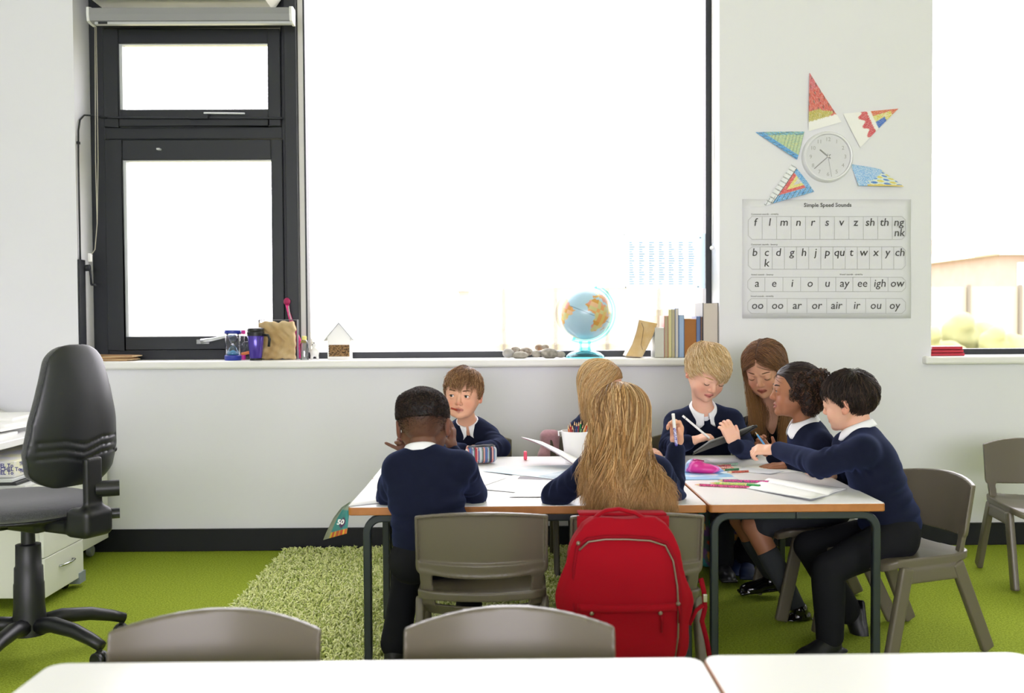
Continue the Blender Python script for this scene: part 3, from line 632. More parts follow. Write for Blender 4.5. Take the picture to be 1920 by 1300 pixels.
# ---------------- left: box, papers
def put(name, m, label, cat, *a, **k):
    o = MB().box(*a).build(name, m, bevel=k.get('bevel', .002)); return tag(o, label, cat, k.get('group'))
pb = thing('paper_box', 'printed blue and cream paper carton under the desk edge', 'box', (-2.0, 3.95, .50))
bx1 = P(27, 880, 3.86)[0]; zb0 = .50; zb1 = P(27, 866, 3.86)[2]
bm_ = mat('carton_print', 'dcdcec', .5, noise=(14, 'e8e6c8', .12))
MB().box(bx1-.45, bx1, 3.86, 4.45, zb0, zb1).build('carton', bm_, pb, bevel=.002)
mb = MB(); M_ink = mat('carton_ink', '3a3a86', .5)
for r_ in range(3):
    for q in range(6):
        yy = 3.90+.105*q+(r_ % 2)*.04; zz = zb0+.012+r_*(zb1-zb0-.02)/3
        if yy < 4.38: textmesh('TRICHEL To', .021, lambda u, v: np.array((bx1+.0006, yy+u, zz+v)), mb, align='LEFT', bold=.0006)
        if q < 4: textmesh('TRICHEL To', .021, lambda u, v: np.array((bx1-.43+.105*q+(r_ % 2)*.03+u, 3.8592, zz+v)), mb, align='LEFT', bold=.0006)
mb.build('lettering', M_ink, pb, merge=False)
z = .46
for k, (c, n, dx) in enumerate((('d9dbd8', 'white paper tray', .05), ('26282b', 'black document tray', .02), ('cfd3d4', 'grey paper pad', .01))):
    put('document_tray' if k < 2 else 'paper_pad', mat('tray%d' % k, c, .5), n+(' directly beneath the printed carton' if k == 2 else ' low in the stack under the printed carton'), 'tray' if k < 2 else 'paper pad', bx1-.40, bx1+dx, 3.84-.01*k, 4.4, z, z+.012); z += .0135
zt0 = zd+.028
for k in range(5):
    a = RNG.uniform(-.15, .15); R = rz(a); mb = MB(); mb.obox((-2.3+RNG.uniform(-.12, .1), 3.95+.1*k, zt0+.006+.012*k*.9), R, .21, .15, .0055)
    tag(mb.build('paper_stack', M_paper), ['white paper stack lowest on the desk', 'white paper stack second from the bottom on the desk', 'white paper stack in the middle of the desk heap', 'white paper stack near the top of the desk heap', 'white paper stack topmost on the desk'][k], 'paper', 'papers heaped on the desk')
mb = MB(); mb.obox((-2.22, 3.9, zt0+.07), rz(.3), .05, .03, .001); tag(mb.build('sticky_note', mat('pink_note', 'e8a0a6', .7)), 'pale pink note lying on the desk papers', 'note')
f = Field((-2.9, 4.2, .6), (-2.2, 4.74, .95), .012); f.ell((-2.62, 4.5, .70), (.22, .14, .11), k=0); f.ell((-2.42, 4.55, .66), (.15, .1, .06), k=.05); f.rough(.012, 22, 3); f.plane((0, 0, zt0+.001), (0, 0, -1)); v, F = f.mesh(1)
tag(fastmesh('cloth_heap', v, F, mat('pale_cloth', 'c9c9c4', .9)), 'pale grey cloth bag heaped on the desk by the wall', 'bag')
# ---------------- clock
CX, CY = 1550, 295; Yc = D-.0
c = P(CX, CY, Yc); s = FPX/D; R = rx(PI/2)   # lathe axis towards the camera
ck = thing('wall_clock', 'round white wall clock in the middle of the paper star', 'clock', c)
r = 47.5/s
MB().lathe([(0, 0), (r, 0), (r*1.0, .012), (r*.97, .026), (r*.93, .032), (r*.88, .030), (r*.86, .018), (0, .018)], c, 64, R=R).build('clock_case', mat('clock_white', 'e9eaef', .3), ck, smooth='auto')
MB().lathe([(0, .0185), (r*.86, .0185), (r*.86, .0195), (0, .0195)], c, 48, R=R).build('dial', mat('dial_white', 'e6e7ec', .5), ck)
mb = MB(); yy = Yc-.0202
for n in range(1, 13):
    a = math.radians(90-30*n); u0, v0 = r*.68*math.cos(a), r*.68*math.sin(a)
    textmesh(str(n), .026, lambda u, v: np.array((c[0]+u0+u, yy, c[2]+v0+v-.009)), mb)
mb.build('numerals', mat('numeral_grey', 'acacac', .6), ck, merge=False)
for nm, ang, ln, w in (('hour_hand', 310, .42, .0035), ('minute_hand', 229, .72, .003), ('second_hand', 170, .8, .001)):
    a = math.radians(90-ang); d = V(math.cos(a), 0, math.sin(a)); mb = MB(); mb.tube([c-d*r*.12+V(0, -.022, 0), c+d*r*ln+V(0, -.022, 0)], w, 4); mb.build(nm, mat('hand_grey', '9a9c9e', .4), ck)
MB().lathe([(0, .019), (.004, .019), (.004, .026), (0, .026)], c, 12, R=R).build('hub_cap', M_white, ck)
MB().lathe([(0, .027), (r*.5, .029), (r*.9, .0285), (r*.9, .0275), (0, .026)], c, 48, R=R).build('clock_glass', glassmat('clock_glass', refl=.05), ck)
# ---------------- the five coloured star points
M_draw = mat('crayon_paper', 'ffffff', .75, vcol=True)
def lerp3(A, B, C, u, v): return A*(1-u-v)+B*u+C*v
def star(pxs, fn, label, curl=.006, seed=1, n=100):
    A, B, C = [P(x, y, D-.004) for x, y in pxs[:3]]; quad = len(pxs) == 4
    vs, cs, fs = [], [], []
    rr = np.random.default_rng(seed); Dd = P(*pxs[3], D-.004) if quad else None
    N_ = n; idx = {}
    for i in range(N_+1):
        for j in range(N_+1):
            if not quad and i+j > N_: continue
            u, v = i/N_, j/N_
            p = (A*(1-u)*(1-v)+B*u*(1-v)+C*v*(1-u)+Dd*u*v) if quad else lerp3(A, B, C, u, v)
            p = p-V(0, curl*(1.0+math.sin(u*5+seed)*.5+math.cos(v*4+seed)*.5), 0)
            idx[i, j] = len(vs); vs.append(p); w_ = rr.random()**2*.6*(.6+.4*math.sin((u*3-v*5)*19)); cc_ = np.array(lin(fn(u, v, rr))); cs.append(cc_*(1-w_)+.86*w_)
    for i in range(N_):
        for j in range(N_):
            if (i+1, j+1) in idx: fs.append((idx[i, j], idx[i+1, j], idx[i+1, j+1], idx[i, j+1]))
            elif (i+1, j) in idx and (i, j+1) in idx: fs.append((idx[i, j], idx[i+1, j], idx[i, j+1]))
    mb = MB(); mb.add(np.array(vs), fs); return tag(mb.build('paper_star_point', M_draw, solid=.0006, col=np.array(cs), merge=False), label, 'drawing', 'star points around the clock')
def ch(rr, *cols): return cols[int(rr.integers(len(cols)))]
def sp1(u, v, r):    # A tip, B lower right, C lower left
    t = u+v; q = v/max(t, 1e-3)
    if t > .84: return 'f1f1f0'
    if t > .66 and q > .25+.2*math.sin(t*30): return ch(r, 'b9a83a', 'c9b548', '9aa03a', 'd8cc80')
    if abs(math.sin(u*23+3*v)*math.sin(v*19+1)) > .86: return ch(r, '8c3030', '6d4a2a', 'a04848')
    return ch(r, 'd0453a', 'd8553a', 'c83a44', 'dd8a70', 'cf5048') if t > .3 else ch(r, 'c83a48', 'd05a6a', 'dc8a92')
star([(1517, 137), (1577, 229), (1515, 247)], sp1, 'tall red and orange crayoned paper triangle above the clock', seed=2)
def sp2(u, v, r):    # A tip right, B lower, C left
    t = u+v; q = v/max(t, 1e-3)
    if t > .80: return 'f0f0ef'
    if .58 < t < .73+.05*math.sin(q*18): return ch(r, 'cf2f3c', 'd8404a', 'c02a36', 'dd6a70')
    if t > .50: return 'f0efec'
    if q > .72 or t < .16: return ch(r, 'd9683a', 'd2502e', 'e08a5a')
    if q < .38 and t > .3: return ch(r, '2458b8', '2a66c8', '3b74cc')
    return ch(r, 'd9b830', 'e6cf50', 'c8d84a', 'f0efe0', 'e8e080')
star([(1684, 204), (1612, 277), (1580, 214)], sp2, 'orange, blue and red crayoned paper point right of the clock top', seed=3)
def sp3(u, v, r):
    t = u+v; q = v/max(t, 1e-3); e_ = min(u, v)
    if (abs((u*9+v*2) % 1-.5) < .05 or abs((v*9-u*3) % 1-.5) < .05) and e_ < .12+.0: return '2a3f58'
    if v < .16: return ch(r, '3f9ad8', '55aee6', '3a8cd0')
    if u < .12: return ch(r, '4aa6dc', '62b4e4', 'a8c86a')
    if (u*14+v*14) % 1 < .12: return '4a7a60'
    return ch(r, 'c9cf80', 'b8d0a0', '9cc4b0', 'd8d898', '88b8a8')
star([(1416, 248), (1494, 300), (1508, 247)], sp3, 'blue and green triangle-patterned paper point left of the clock', seed=4)
def sp4(u, v, r):    # A bottom-left tip, B lower right, C top
    t = u+v
    if (abs((u*10+v*1) % 1-.5) < .06 and v < .2) or (abs((v*11+u*8) % 1-.5) < .07 and u < .20) or (u < .2 and u > .17): return '2c3444'
    if u < .19: return ch(r, 'e6eaee', 'dfe6ee', 'f0f0f0')
    if v < .19 or t > .90: return ch(r, '3f98dc', '5cb0ea', 'a9d4f0', '3a86cc')
    if u < .30 or v < .28: return ch(r, 'd8404a', 'e06a60', 'd03a3a')
    if u < .38 or v < .36: return ch(r, 'd8cc60', 'e8e090')
    return ch(r, 'e6e8e0', '6ab0e0', 'e8a0a0', 'd8e0c0', 'e0e4e8')
star([(1430, 387), (1526, 360), (1486, 306)], sp4, 'red, blue and white patterned paper point below left of the clock', seed=5)
def sp5(u, v, r):    # A right tip  B lower-left C upper-left
    n_ = math.sin(u*21+v*7)+math.sin(v*27-u*5)
    if v < .08 and u < .8: return ch(r, 'e0c040', 'e8d468')
    if u > .72 or (u+v > .9 and v > .25): return ch(r, '4a9ae0', '6ab4ea', 'e0ecf4')
    if n_ > .85: return ch(r, '2f78cc', '3a8ad8', '2a60b8')
    if n_ < -.7: return ch(r, 'e2c63c', 'e8d868', 'c8cc50')
    return ch(r, 'f0f0ee', 'cfe4f2', 'e8ecd8', 'd8e8b0', 'a8cce8')
star([(1692, 351), (1608, 349), (1650, 318), (1596, 308)], sp5, 'curled blue and yellow paper point below right of the clock', seed=6, curl=.012)
# ---------------- phonics chart
chs = thing('sounds_chart', 'white letter-sounds chart taped to the wall below the clock', 'poster', P(1550, 485, D-.002))
p00, p11 = P(1392, 374, D), P(1708, 597, D)
def cp(x, y, d=.0): return P(x, y, D-.003-d)
mb = MB(); mb.grid(lambda a, b: cp(1392+316*a, 597-223*b)+V(0, -.0022*math.sin(a*PI*2)**2-.002*math.sin(b*7), 0), 21, 15); mb.build('sheet', mat('chart_paper', 'dedfe5', .6), chs, solid=.0006, smooth=True, merge='nonorm')
M_txt = mat('chart_ink', '4a4a4c', .7); M_rule = mat('chart_rule', 'c3c4c8', .7)
mb = MB(); rl = MB()
def tx(s_, x, y, size, bold=.0003, shear=.12, m_=None): 
    k = 1/s
    textmesh(s_, size*k, lambda u, v: cp(x, y, .005)+V(u, 0, v), m_ or mb, shear=shear, bold=bold)
def rule(x0, y0, x1, y1, w=.6):
    a, b_ = cp(x0, y0, .0047), cp(x1, y1, .0047); d = unit(b_-a); n_ = V(-d[2], 0, d[0])*w/s; rl.add([a-n_, b_-n_, b_+n_, a+n_], [(0, 1, 2, 3)])
def rowbox(y0, y1, x0, x1, cuts):
    c_ = 7; q = [(x0+c_, y0), (x1-c_, y0), (x1, y0+c_), (x1, y1-c_), (x1-c_, y1), (x0+c_, y1), (x0, y1-c_), (x0, y0+c_)]
    for a, b_ in zip(q, q[1:]+q[:1]): rule(*a, *b_)
    for x in cuts: rule(x, y0, x, y1)
tx('Simple Speed Sounds', 1552, 388, 10.5, .0004, 0)
rowbox(406, 449, 1403, 1698, [1429+27.1*k for k in range(10)])
for k, w in enumerate('f l m n r s v z sh th ng'.split()): tx(w, 1416+26.9*k, 423.5-.0*k, 20.5)
tx('nk', 1686, 443, 20.5)
rowbox(463, 505, 1403, 1698, [1425+22.8*k for k in range(12)])
for w, x in zip('b c d g h j p qu t w x y ch'.split(), (1415, 1437, 1459, 1484.5, 1507, 1529, 1551, 1573.5, 1596, 1619, 1642, 1664, 1687)): tx(w, x, 480, 20.5)
tx('k', 1437, 500, 20.5)
rowbox(520, 547, 1402, 1698, [1434, 1468, 1501, 1534, 1567, 1599, 1632, 1665])
for w, x in zip('a e i o u ay ee igh ow'.split(), (1419, 1451, 1485, 1518.5, 1551, 1583, 1616.5, 1649.5, 1682)): tx(w, x, 538, 20.5)
rowbox(560, 588, 1402, 1698, [1438, 1476, 1513, 1550, 1587, 1623, 1661])
for w, x in zip('oo oo ar or air ir ou oy'.split(), (1420, 1457.5, 1494, 1531, 1568, 1606, 1642, 1677)): tx(w, x, 579.5, 20.5)
for x, y, w in ((1434, 403, 'Consonant sounds - stretchy'), (1433, 460, 'Consonant sounds - bouncy'), (1429, 516.5, 'Vowel sounds - bouncy'), (1596, 516, 'Vowel sounds - stretchy'), (1429, 557, 'Vowel sounds - stretchy')): tx(w, x, y, 4.4, 0, 0)
mb.build('lettering', M_txt, chs, merge=False); rl.build('ruled_lines', M_rule, chs, merge=False)
# ---------------- sheet on the window
wp = thing('window_chart', 'pale blue list chart stuck to the large window pane beside the books', 'poster', P(1245, 490, YW-.01))
mb = MB(); q = [P(x, y, YW-.004) for x, y in ((1170, 538), (1322, 541), (1322, 438), (1170, 440))]; mb.add(q, [(0, 1, 2, 3)]); mp = mat('thin_paper_blue', 'e6f2fb', .8); 
tn = mp.node_tree; tr = tn.nodes.new('ShaderNodeBsdfTranslucent'); tr.inputs[0].default_value = (*lin('e2f0fa'), 1); mx = tn.nodes.new('ShaderNodeMixShader'); mx.inputs[0].default_value = .5
tn.links.new(tn.nodes['Principled BSDF'].outputs[0], mx.inputs[1]); tn.links.new(tr.outputs[0], mx.inputs[2]); tn.links.new(mx.outputs[0], [n for n in tn.nodes if n.type == 'OUTPUT_MATERIAL'][0].inputs[0])
mb.build('sheet', mp, wp, solid=.0005)
mb = MB(); rr = np.random.default_rng(3)
for cx_ in range(7):
    for rw in range(19):
        x = 1180+18.5*cx_; y = 455+4.3*rw; w = rr.uniform(4, 11); a, b_ = P(x, y, YW-.006), P(x+w, y, YW-.006); mb.box(a[0], b_[0], YW-.0065, YW-.006, a[2]-.002, a[2]+.002)
mb.build('printed_words', mat('print_blue', 'a8c0d8', .8), wp, merge=False)
mb = MB()
for x, y in ((1170, 440), (1313, 446), (1173, 539), (1309, 538)): a = P(x, y, YW-.008); mb.obox(a, np.eye(3), .004, .001, .003)
mb.build('tack', mat('tack_grey', '8a98a0', .5), wp)
# ---------------- sill things
def SP(px, Y=4.80): return P(px, 672, Y)[0]
def zp(py, px, Y): return P(px, py, Y)[2]
Zs = ZSILL
# envelopes
for k in range(6):
    a = RNG.uniform(-.2, .2); x = SP(217+RNG.uniform(-6, 6)+(14 if k == 4 else 0), 4.82); mb = MB(); mb.obox((x, 4.83, Zs+.0025+.0048*k), rz(a)@ry(RNG.uniform(-.02, .02)), .085+.01*(k % 2), .055, .0022)
    tag(mb.build('envelope', mat('manila%d' % (k % 3), ('b08a5c', 'cdb48a', '94704a')[k % 3], .8)), ['lowest brown envelope in the pile at the sill end', 'tan envelope second from the bottom of the pile', 'dark brown envelope in the middle of the pile', 'brown envelope above the middle of the sill pile', 'light tan envelope jutting out of the pile', 'dark brown envelope on top of the pile'][k], 'envelope', 'envelopes piled on the sill')
# sand timer
x = SP(437, 4.79); st = thing('sand_timer', 'blue-capped sand timer on the sill by the window handle', 'sand timer', (x, 4.79, Zs)); hh = zp(619, 437, 4.79)-Zs; rr_ = 15.5/(FPX/4.79)
cap = mat('cap_blue', '26379b', .35)
MB().lathe([(0, 0), (rr_*.95, 0), (rr_, .004), (rr_, .022), (rr_*.9, .026), (0, .026)], (x, 4.79, Zs), 28).build('cap', cap, st, smooth='auto')
MB().lathe([(0, hh-.018), (rr_*.95, hh-.018), (rr_, hh-.015), (rr_, hh-.003), (rr_*.95, hh), (0, hh)], (x, 4.79, Zs), 28).build('cap', cap, st, smooth='auto')
MB().lathe([(rr_*.9, .02), (rr_*.9, hh-.015)], (x, 4.79, Zs), 28).build('cylinder', glassmat('clear_plastic', (.93, .95, .98), refl=.08), st, smooth=True)
bulb = [(rr_*.75, .026), (rr_*.75, .035), (rr_*.5, hh*.4), (.0025, hh*.52), (rr_*.5, hh*.66), (rr_*.75, hh*.80), (rr_*.75, hh-.018)]
MB().lathe(bulb, (x, 4.79, Zs), 20).build('glass_bulb', glassmat('bulb_glass', (.88, .92, .97), refl=.18), st, smooth=True)
MB().lathe([(0, .026), (rr_*.72, .027), (rr_*.7, .036), (rr_*.3, .045), (0, .05)], (x, 4.79, Zs), 20).build('sand', mat('sand_cyan', '5ab4dc', .8), st, smooth=True)
# second timer (pink) behind, seen beside it
x = SP(455, 4.86); sp_ = thing('pink_timer', 'pink-capped plastic timer half hidden between sand timer and mug', 'sand timer', (x, 4.86, Zs)); pk = mat('hot_pink', 'ee3fae', .4)
hp = zp(619, 455, 4.86)-Zs
for z0, z1 in ((0, .025), (hp-.02, hp)): MB().lathe([(0, z0), (.016, z0), (.016, z1), (0, z1)], (x, 4.86, Zs), 16).build('cap', pk, sp_, smooth='auto')
MB().lathe([(.011, .02), (.011, hp-.02)], (x, 4.86, Zs), 16).build('tube', MATS['clear_plastic'], sp_, smooth=True)
x = SP(468, 4.88); f = Field((x-.1, 4.8, Zs-.02), (x+.1, 4.95, Zs+.12), .004); f.box((x, 4.88, Zs+.045), (.03, .03, .045), rad=.012); v, F = f.mesh(1)
pj = thing('plastic_jar', 'small clear jar with orange lid part behind the purple mug', 'jar', (x, 4.88, Zs)); fastmesh('jar_body', v, F, MATS['clear_plastic'], pj); MB().tube([(x-.03, 4.85, Zs+.028), (x+.03, 4.84, Zs+.04)], .008, 8).build('orange_clip', mat('orange_plastic', 'f08a4a', .4), pj, smooth='auto')
# purple travel mug
x = SP(480, 4.77); mg = thing('travel_mug', 'purple travel mug with black lid and handle on the sill', 'mug', (x, 4.77, Zs)); q = 1/(FPX/4.77); hm = zp(614, 480, 4.77)-Zs
MB().lathe([(0, 0), (11*q, 0), (11.3*q, 4*q), (0, 4*q)], (x, 4.77, Zs), 28).build('base', M_blk, mg, smooth='auto')
MB().lathe([(10.8*q, 4*q), (11.6*q, 6*q), (15.5*q, hm-15*q), (15*q, hm-14*q), (0, hm-14*q)], (x, 4.77, Zs), 32).build('mug_body', mat('metal_purple', '4a35a0', .22, metal=.35, coat=.5), mg, smooth='auto')
MB().lathe([(15.7*q, hm-16*q), (16*q, hm-9*q), (15*q, hm-8*q), (15.8*q, hm-6*q), (15*q, hm-2*q), (8*q, hm), (0, hm)], (x, 4.77, Zs), 32).build('lid', M_blk, mg, smooth='auto')
MB().tube([(x+15*q, 4.76, Zs+hm-14*q), (x+25*q, 4.75, Zs+hm-15*q), (x+28*q, 4.745, Zs+hm-22*q), (x+26*q, 4.75, Zs+hm-36*q)], 2.6*q, 8).build('handle', M_blk, mg, smooth=True)
# framed brown paper
x0, x1 = P(483, 640, 4.82)[0], P(554, 640, 4.82)[0]; zf0, zf1 = Zs, zp(601, 520, 4.82)
pf = thing('brown_paper_bag', 'crumpled brown paper bag standing inside a clear frame on the sill', 'paper bag', ((x0+x1)/2, 4.83, Zs))
f = Field((x0-.02, 4.76, Zs-.02), (x1+.02, 4.90, zf1+.02), .004)
f.box(((x0+x1)/2, 4.83, (zf0+zf1)/2-.002), ((x1-x0)/2-.004, .022, (zf1-zf0)/2-.004), rad=.01)
Xg, Yg, Zg = f.ax[0][:, None, None], f.ax[1][None, :, None], f.ax[2][None, None, :]
f.f += (.003*np.sin(Xg*140+4*np.sin(Zg*30))+.002*np.sin(Xg*70-Zg*60)+.002*np.sin(Zg*160+Xg*90)).astype(np.float32); f.plane((0, 0, Zs+.001), (0, 0, -1)); v, F = f.mesh(1)
fastmesh('bag', v, F, mat('kraft_paper', 'b0925f', .75, noise=(9, 'cdb890', .18), bump=(60, .4, .004)), pf)
mb = MB(); fr(mb, x0-.004, x1+.004, Zs, zf1+.004, .004, 4.85, 4.88); mb.build('frame', mat('frame_grey', '6b6c74', .4), pf)
# pink tied bunting hanging on the mullion
pp = [P(x, y, 4.885) for x, y in ((538, 568), (541, 585), (545, 600), (552, 620), (560, 645), (563, 670))]
bt = thing('pink_umbrella', 'folded magenta umbrella leaning against the dark window mullion', 'umbrella', (pp[-1][0], 4.885, Zs))
pp[-1][2] = Zs+.004
MB().tube(pp, [.010, .007, .009, .013, .020, .004], 7, sx=1, sy=.6).build('canopy', mat('magenta_cloth', 'c8186e', .5, noise=(60, 'ee3f92', .1)), bt, smooth=True)
MB().sph(pp[0]+V(0, 0, .006), (.017, .012, .019), 10, 8).build('handle_knot', mat('dark_magenta', 'a01252', .6), bt, smooth=True)
MB().tube([P(541, 574, 4.87), P(543, 590, 4.87), P(546, 600, 4.87)], .003, 5).build('strap', mat('strap_grey', 'b9b4b0', .5), bt)
# clear bottle, little white animal
x = SP(571, 4.80); q = 1/(FPX/4.8); gb = thing('glass_bottle', 'small clear bottle with yellow top beside the dark mullion', 'bottle', (x, 4.8, Zs))
MB().lathe([(0, 0), (8*q, 0), (7*q, 6*q), (8.5*q, 28*q), (6*q, 34*q), (4*q, 38*q)], (x, 4.8, Zs), 18).build('bottle', glassmat('grey_glass', (.72, .76, .76), refl=.2), gb, smooth=True)
MB().lathe([(4.5*q, 37*q), (4.5*q, 44*q), (0, 45*q)], (x, 4.8, Zs), 14).build('stopper', mat('pale_yellow', 'eee48c', .5), gb, smooth='auto')
MB().box(x-5*q, x+5*q, 4.8-8.6*q, 4.8-7*q, Zs+32*q, Zs+36*q).build('label_band', mat('band_olive', '8a7a30', .5), gb)
x = SP(590, 4.86); f = Field((x-.06, 4.8, Zs-.01), (x+.06, 4.93, Zs+.13), .003); f.ell((x, 4.86, Zs+.035), (.022, .016, .022)); f.ell((x-.004, 4.855, Zs+.075), (.014, .013, .016), k=.012); f.cone((x-.01, 4.85, Zs+.085), (x-.012, 4.85, Zs+.1), .004, k=.004)
for a in (-.012, .012): f.cone((x+a, 4.86, Zs+.03), (x+a*1.2, 4.86, Zs+.005), .007, k=.006)
v, F = f.mesh(1); fg = thing('toy_animal', 'little white toy animal with black eye marks near the insect house', 'toy', (x, 4.86, Zs)); fastmesh('toy_body', v, F, M_white, fg)
mb = MB(); mb.sph((x+.001, 4.842, Zs+.08), .003, 8, 6); mb.sph((x-.007, 4.842, Zs+.072), .003, 8, 6); mb.build('toy_eye', M_blk, fg)
# insect house
x0, x1 = P(614, 640, 4.84)[0], P(657, 640, 4.84)[0]; xm = (x0+x1)/2; q = 1/(FPX/4.84); ze = Zs+42*q; zr = zp(604, 635, 4.84)
ih = thing('insect_house', 'small white wooden insect house filled with bamboo canes on the sill', 'insect house', (xm, 4.86, Zs))
mb = MB(); zo0, zo1 = Zs+5*q, Zs+27*q; pw = MATS['white_paint']
mb.prism([(x0, zo1), (x1, zo1), (x1, ze), (xm, zr-.008), (x0, ze)], lambda u, v, s_: np.array((u, 4.84+.07*s_, v))); mb.box(x0, x1, 4.84, 4.91, Zs, zo0); mb.box(x0, x0+.006, 4.84, 4.91, zo0, zo1); mb.box(x1-.006, x1, 4.84, 4.91, zo0, zo1); mb.box(x0, x1, 4.90, 4.91, zo0, zo1)
mb.build('house_body', pw, ih)
mb = MB()
for a, b_ in ((-1, xm-x0), (1, x1-xm)): mb.add([V(xm, 4.83, zr), V(xm+a*(b_+.016), 4.83, ze-.014), V(xm+a*(b_+.016), 4.92, ze-.014), V(xm, 4.92, zr), V(xm, 4.83, zr-.007), V(xm+a*(b_+.016), 4.83, ze-.021), V(xm+a*(b_+.016), 4.92, ze-.021), V(xm, 4.92, zr-.007)], [(0, 1, 2, 3), (4, 5, 6, 7), (0, 1, 5, 4), (1, 2, 6, 5), (2, 3, 7, 6)])
mb.build('roof', mat('roof_grey', 'b9bdc0', .5), ih)
mb = MB(); r_ = .0032; row = 0; zz = zo0+r_
while zz < zo1-r_*.5:
    xx = x0+.008+r_*(row % 2)
    while xx < x1-.008:
        mb.lathe([(.0012, -.001), (.0012, -.006), (r_*.98, -.0062), (r_*.98, .02)][::-1], (xx, 4.845, zz), 6, R=rx(-PI/2)@np.eye(3)); xx += r_*2
    zz += r_*1.8; row += 1
cn = mb.build('cane', mat('bamboo', 'c29a64', .7, noise=(130, '4a3018', .05)), ih, merge=False); cn['kind'] = 'stuff'; cn['label'] = 'bamboo canes packed in the opening'  # dark noise paints the shade in the hollow cane ends
# stones
stones = [(953, 663, 11, 9, 'cfcfd0', 'white pebble at the left end of the row'), (975, 667, 16, 7, 'b9b5a2', 'flat greenish pebble in front'), (966, 656, 9, 5, '8d7a66', 'small brown stone behind the flat pebble'), (986, 660, 13, 8, 'a3907c', 'brown rough stone in the middle'), (1006, 664, 9, 7, 'b0aa9a', 'small grey pebble beside the big one'), (1011, 652, 8, 6, 'c08a5c', 'orange stone resting on top'), (1022, 651, 8, 5, 'b59a80', 'thin tan stone resting on top'), (1030, 663, 17, 10, '9c988c', 'large grey speckled stone'), (1051, 665, 9, 6, 'c9c2b4', 'pale stone nearest the globe')]
for k, (x_, y_, a, b_, c_, lb) in enumerate(stones):
    Yk = 4.80 if k not in (2, 3, 5, 6) else 4.86; q = 1/(FPX/Yk); X = SP(x_, Yk); rzz = b_*q
    zc = max(zp(y_, x_, Yk), Zs+rzz*.9)
    f = Field((X-.08, Yk-.07, zc-.06), (X+.08, Yk+.07, zc+.06), .003); f.ell((X, Yk, zc), (a*q, a*q*.7, rzz)); f.rough(.0025, 60, k); v, F = f.mesh(1)
    tag(fastmesh('stone', v, F, mat('stone%d' % k, tuple(x*.5 for x in lin(c_)), .85, noise=(50, 'a8a298', .2), spec=.2)), lb+' of stones on the sill', 'stone', 'stones on the sill')
# globe
gx, Yg_ = SP(1100, 4.82), 4.82; gc = P(1097, 587, Yg_); q = 1/(FPX/Yg_); gr = 50*q
gl = thing('globe', 'blue desk globe showing Africa on a clear turquoise stand on the sill', 'globe', (gx, Yg_, Zs))
LAND = [([(-17, 15), (-16, 22), (-10, 30), (-6, 36), (10, 37), (20, 32), (32, 31), (36, 24), (43, 12), (51, 12), (45, 3), (40, -5), (40, -16), (34, -22), (32, -29), (26, -34), (18, -34), (13, -22), (12, -8), (9, 2), (4, 6), (-8, 5)], 'dba060'),
        ([(-9, 37), (-9, 43), (-1, 44), (-4, 48), (3, 51), (8, 54), (8, 57), (12, 55), (20, 55), (28, 60), (22, 63), (25, 66), (15, 67), (5, 61), (12, 70), (28, 71), (45, 67), (70, 70), (100, 75), (140, 72), (140, 50), (120, 38), (120, 22), (105, 10), (100, 14), (90, 22), (80, 8), (72, 20), (60, 25), (56, 26), (50, 30), (58, 20), (45, 13), (35, 28), (36, 37), (27, 37), (23, 37), (19, 42), (13, 45), (16, 38), (8, 44), (3, 42), (0, 38)], 'd8b476'),
        ([(-5, 50), (1, 51), (-1, 55), (-3, 58), (-6, 56), (-4, 53)], 'dd9a70'), ([(47, -13), (50, -16), (47, -25), (44, -22)], 'd8b060'),
        ([(-80, 8), (-72, 12), (-60, 8), (-50, 1), (-35, -6), (-39, -15), (-48, -26), (-58, -38), (-66, -46), (-70, -54), (-74, -45), (-71, -20), (-81, -5)], 'c9c08a'),
        ([(-45, 60), (-20, 70), (-20, 80), (-45, 83), (-65, 77), (-53, 68)], 'cfae62'), ([(-24, 64), (-14, 65), (-16, 67), (-23, 67)], 'd89a5a'),
        ([(-80, 25), (-65, 44), (-55, 50), (-60, 58), (-80, 62), (-95, 60), (-110, 68), (-140, 70), (-125, 48), (-115, 32), (-97, 20)], 'd9b47a')]
def inpoly(lo, la, poly):
    c_ = False; j = len(poly)-1
    for i in range(len(poly)):
        if (poly[i][1] > la) != (poly[j][1] > la) and lo < (poly[j][0]-poly[i][0])*(la-poly[i][1])/(poly[j][1]-poly[i][1])+poly[i][0]: c_ = not c_
        j = i
    return c_
tilt = ry(math.radians(23)); lon0 = -8   # longitude that faces the camera
NU, NV = 220, 110; vs, cs = [], []; PAL = ['dba060', 'd8c070', 'd99a86', 'c9c488', 'e0b890', 'cf9a4a']
for j in range(NV+1):
    la = -90+180*j/NV
    for i in range(NU):
        lo = -180+360*i/NU; a = math.radians(lo-lon0-90); ph = math.radians(la)
        vs.append(gc+tilt@(gr*V(math.cos(ph)*math.cos(a), math.cos(ph)*math.sin(a), math.sin(ph))))
        c_ = 'a9cbdd'
        for poly, lc_ in LAND:
            if inpoly(lo+1.5*math.sin(la*.5), la+1.2*math.sin(lo*.6), poly): c_ = PAL[int(abs(math.sin(int(lo/9)*12.9+int(la/9)*78.2))*1000) % 6]; break
        if la < -72: c_ = 'e6e0d0'
        if abs(la) < .9 and c_ == 'a9cbdd': c_ = '6f93a8'
        cs.append(lin(c_))
fs = [(j*NU+i, j*NU+(i+1) % NU, (j+1)*NU+(i+1) % NU, (j+1)*NU+i) for j in range(NV) for i in range(NU)]
mb = MB(); mb.add(np.array(vs), fs); mb.build('globe_ball', mat('globe_print', 'ffffff', .3, vcol=True, coat=.3), gl, smooth=True, col=np.array(cs), merge=False)
cy_m = glassmat('turquoise_clear', (.62, .96, .99), refl=.10, rough=.1)
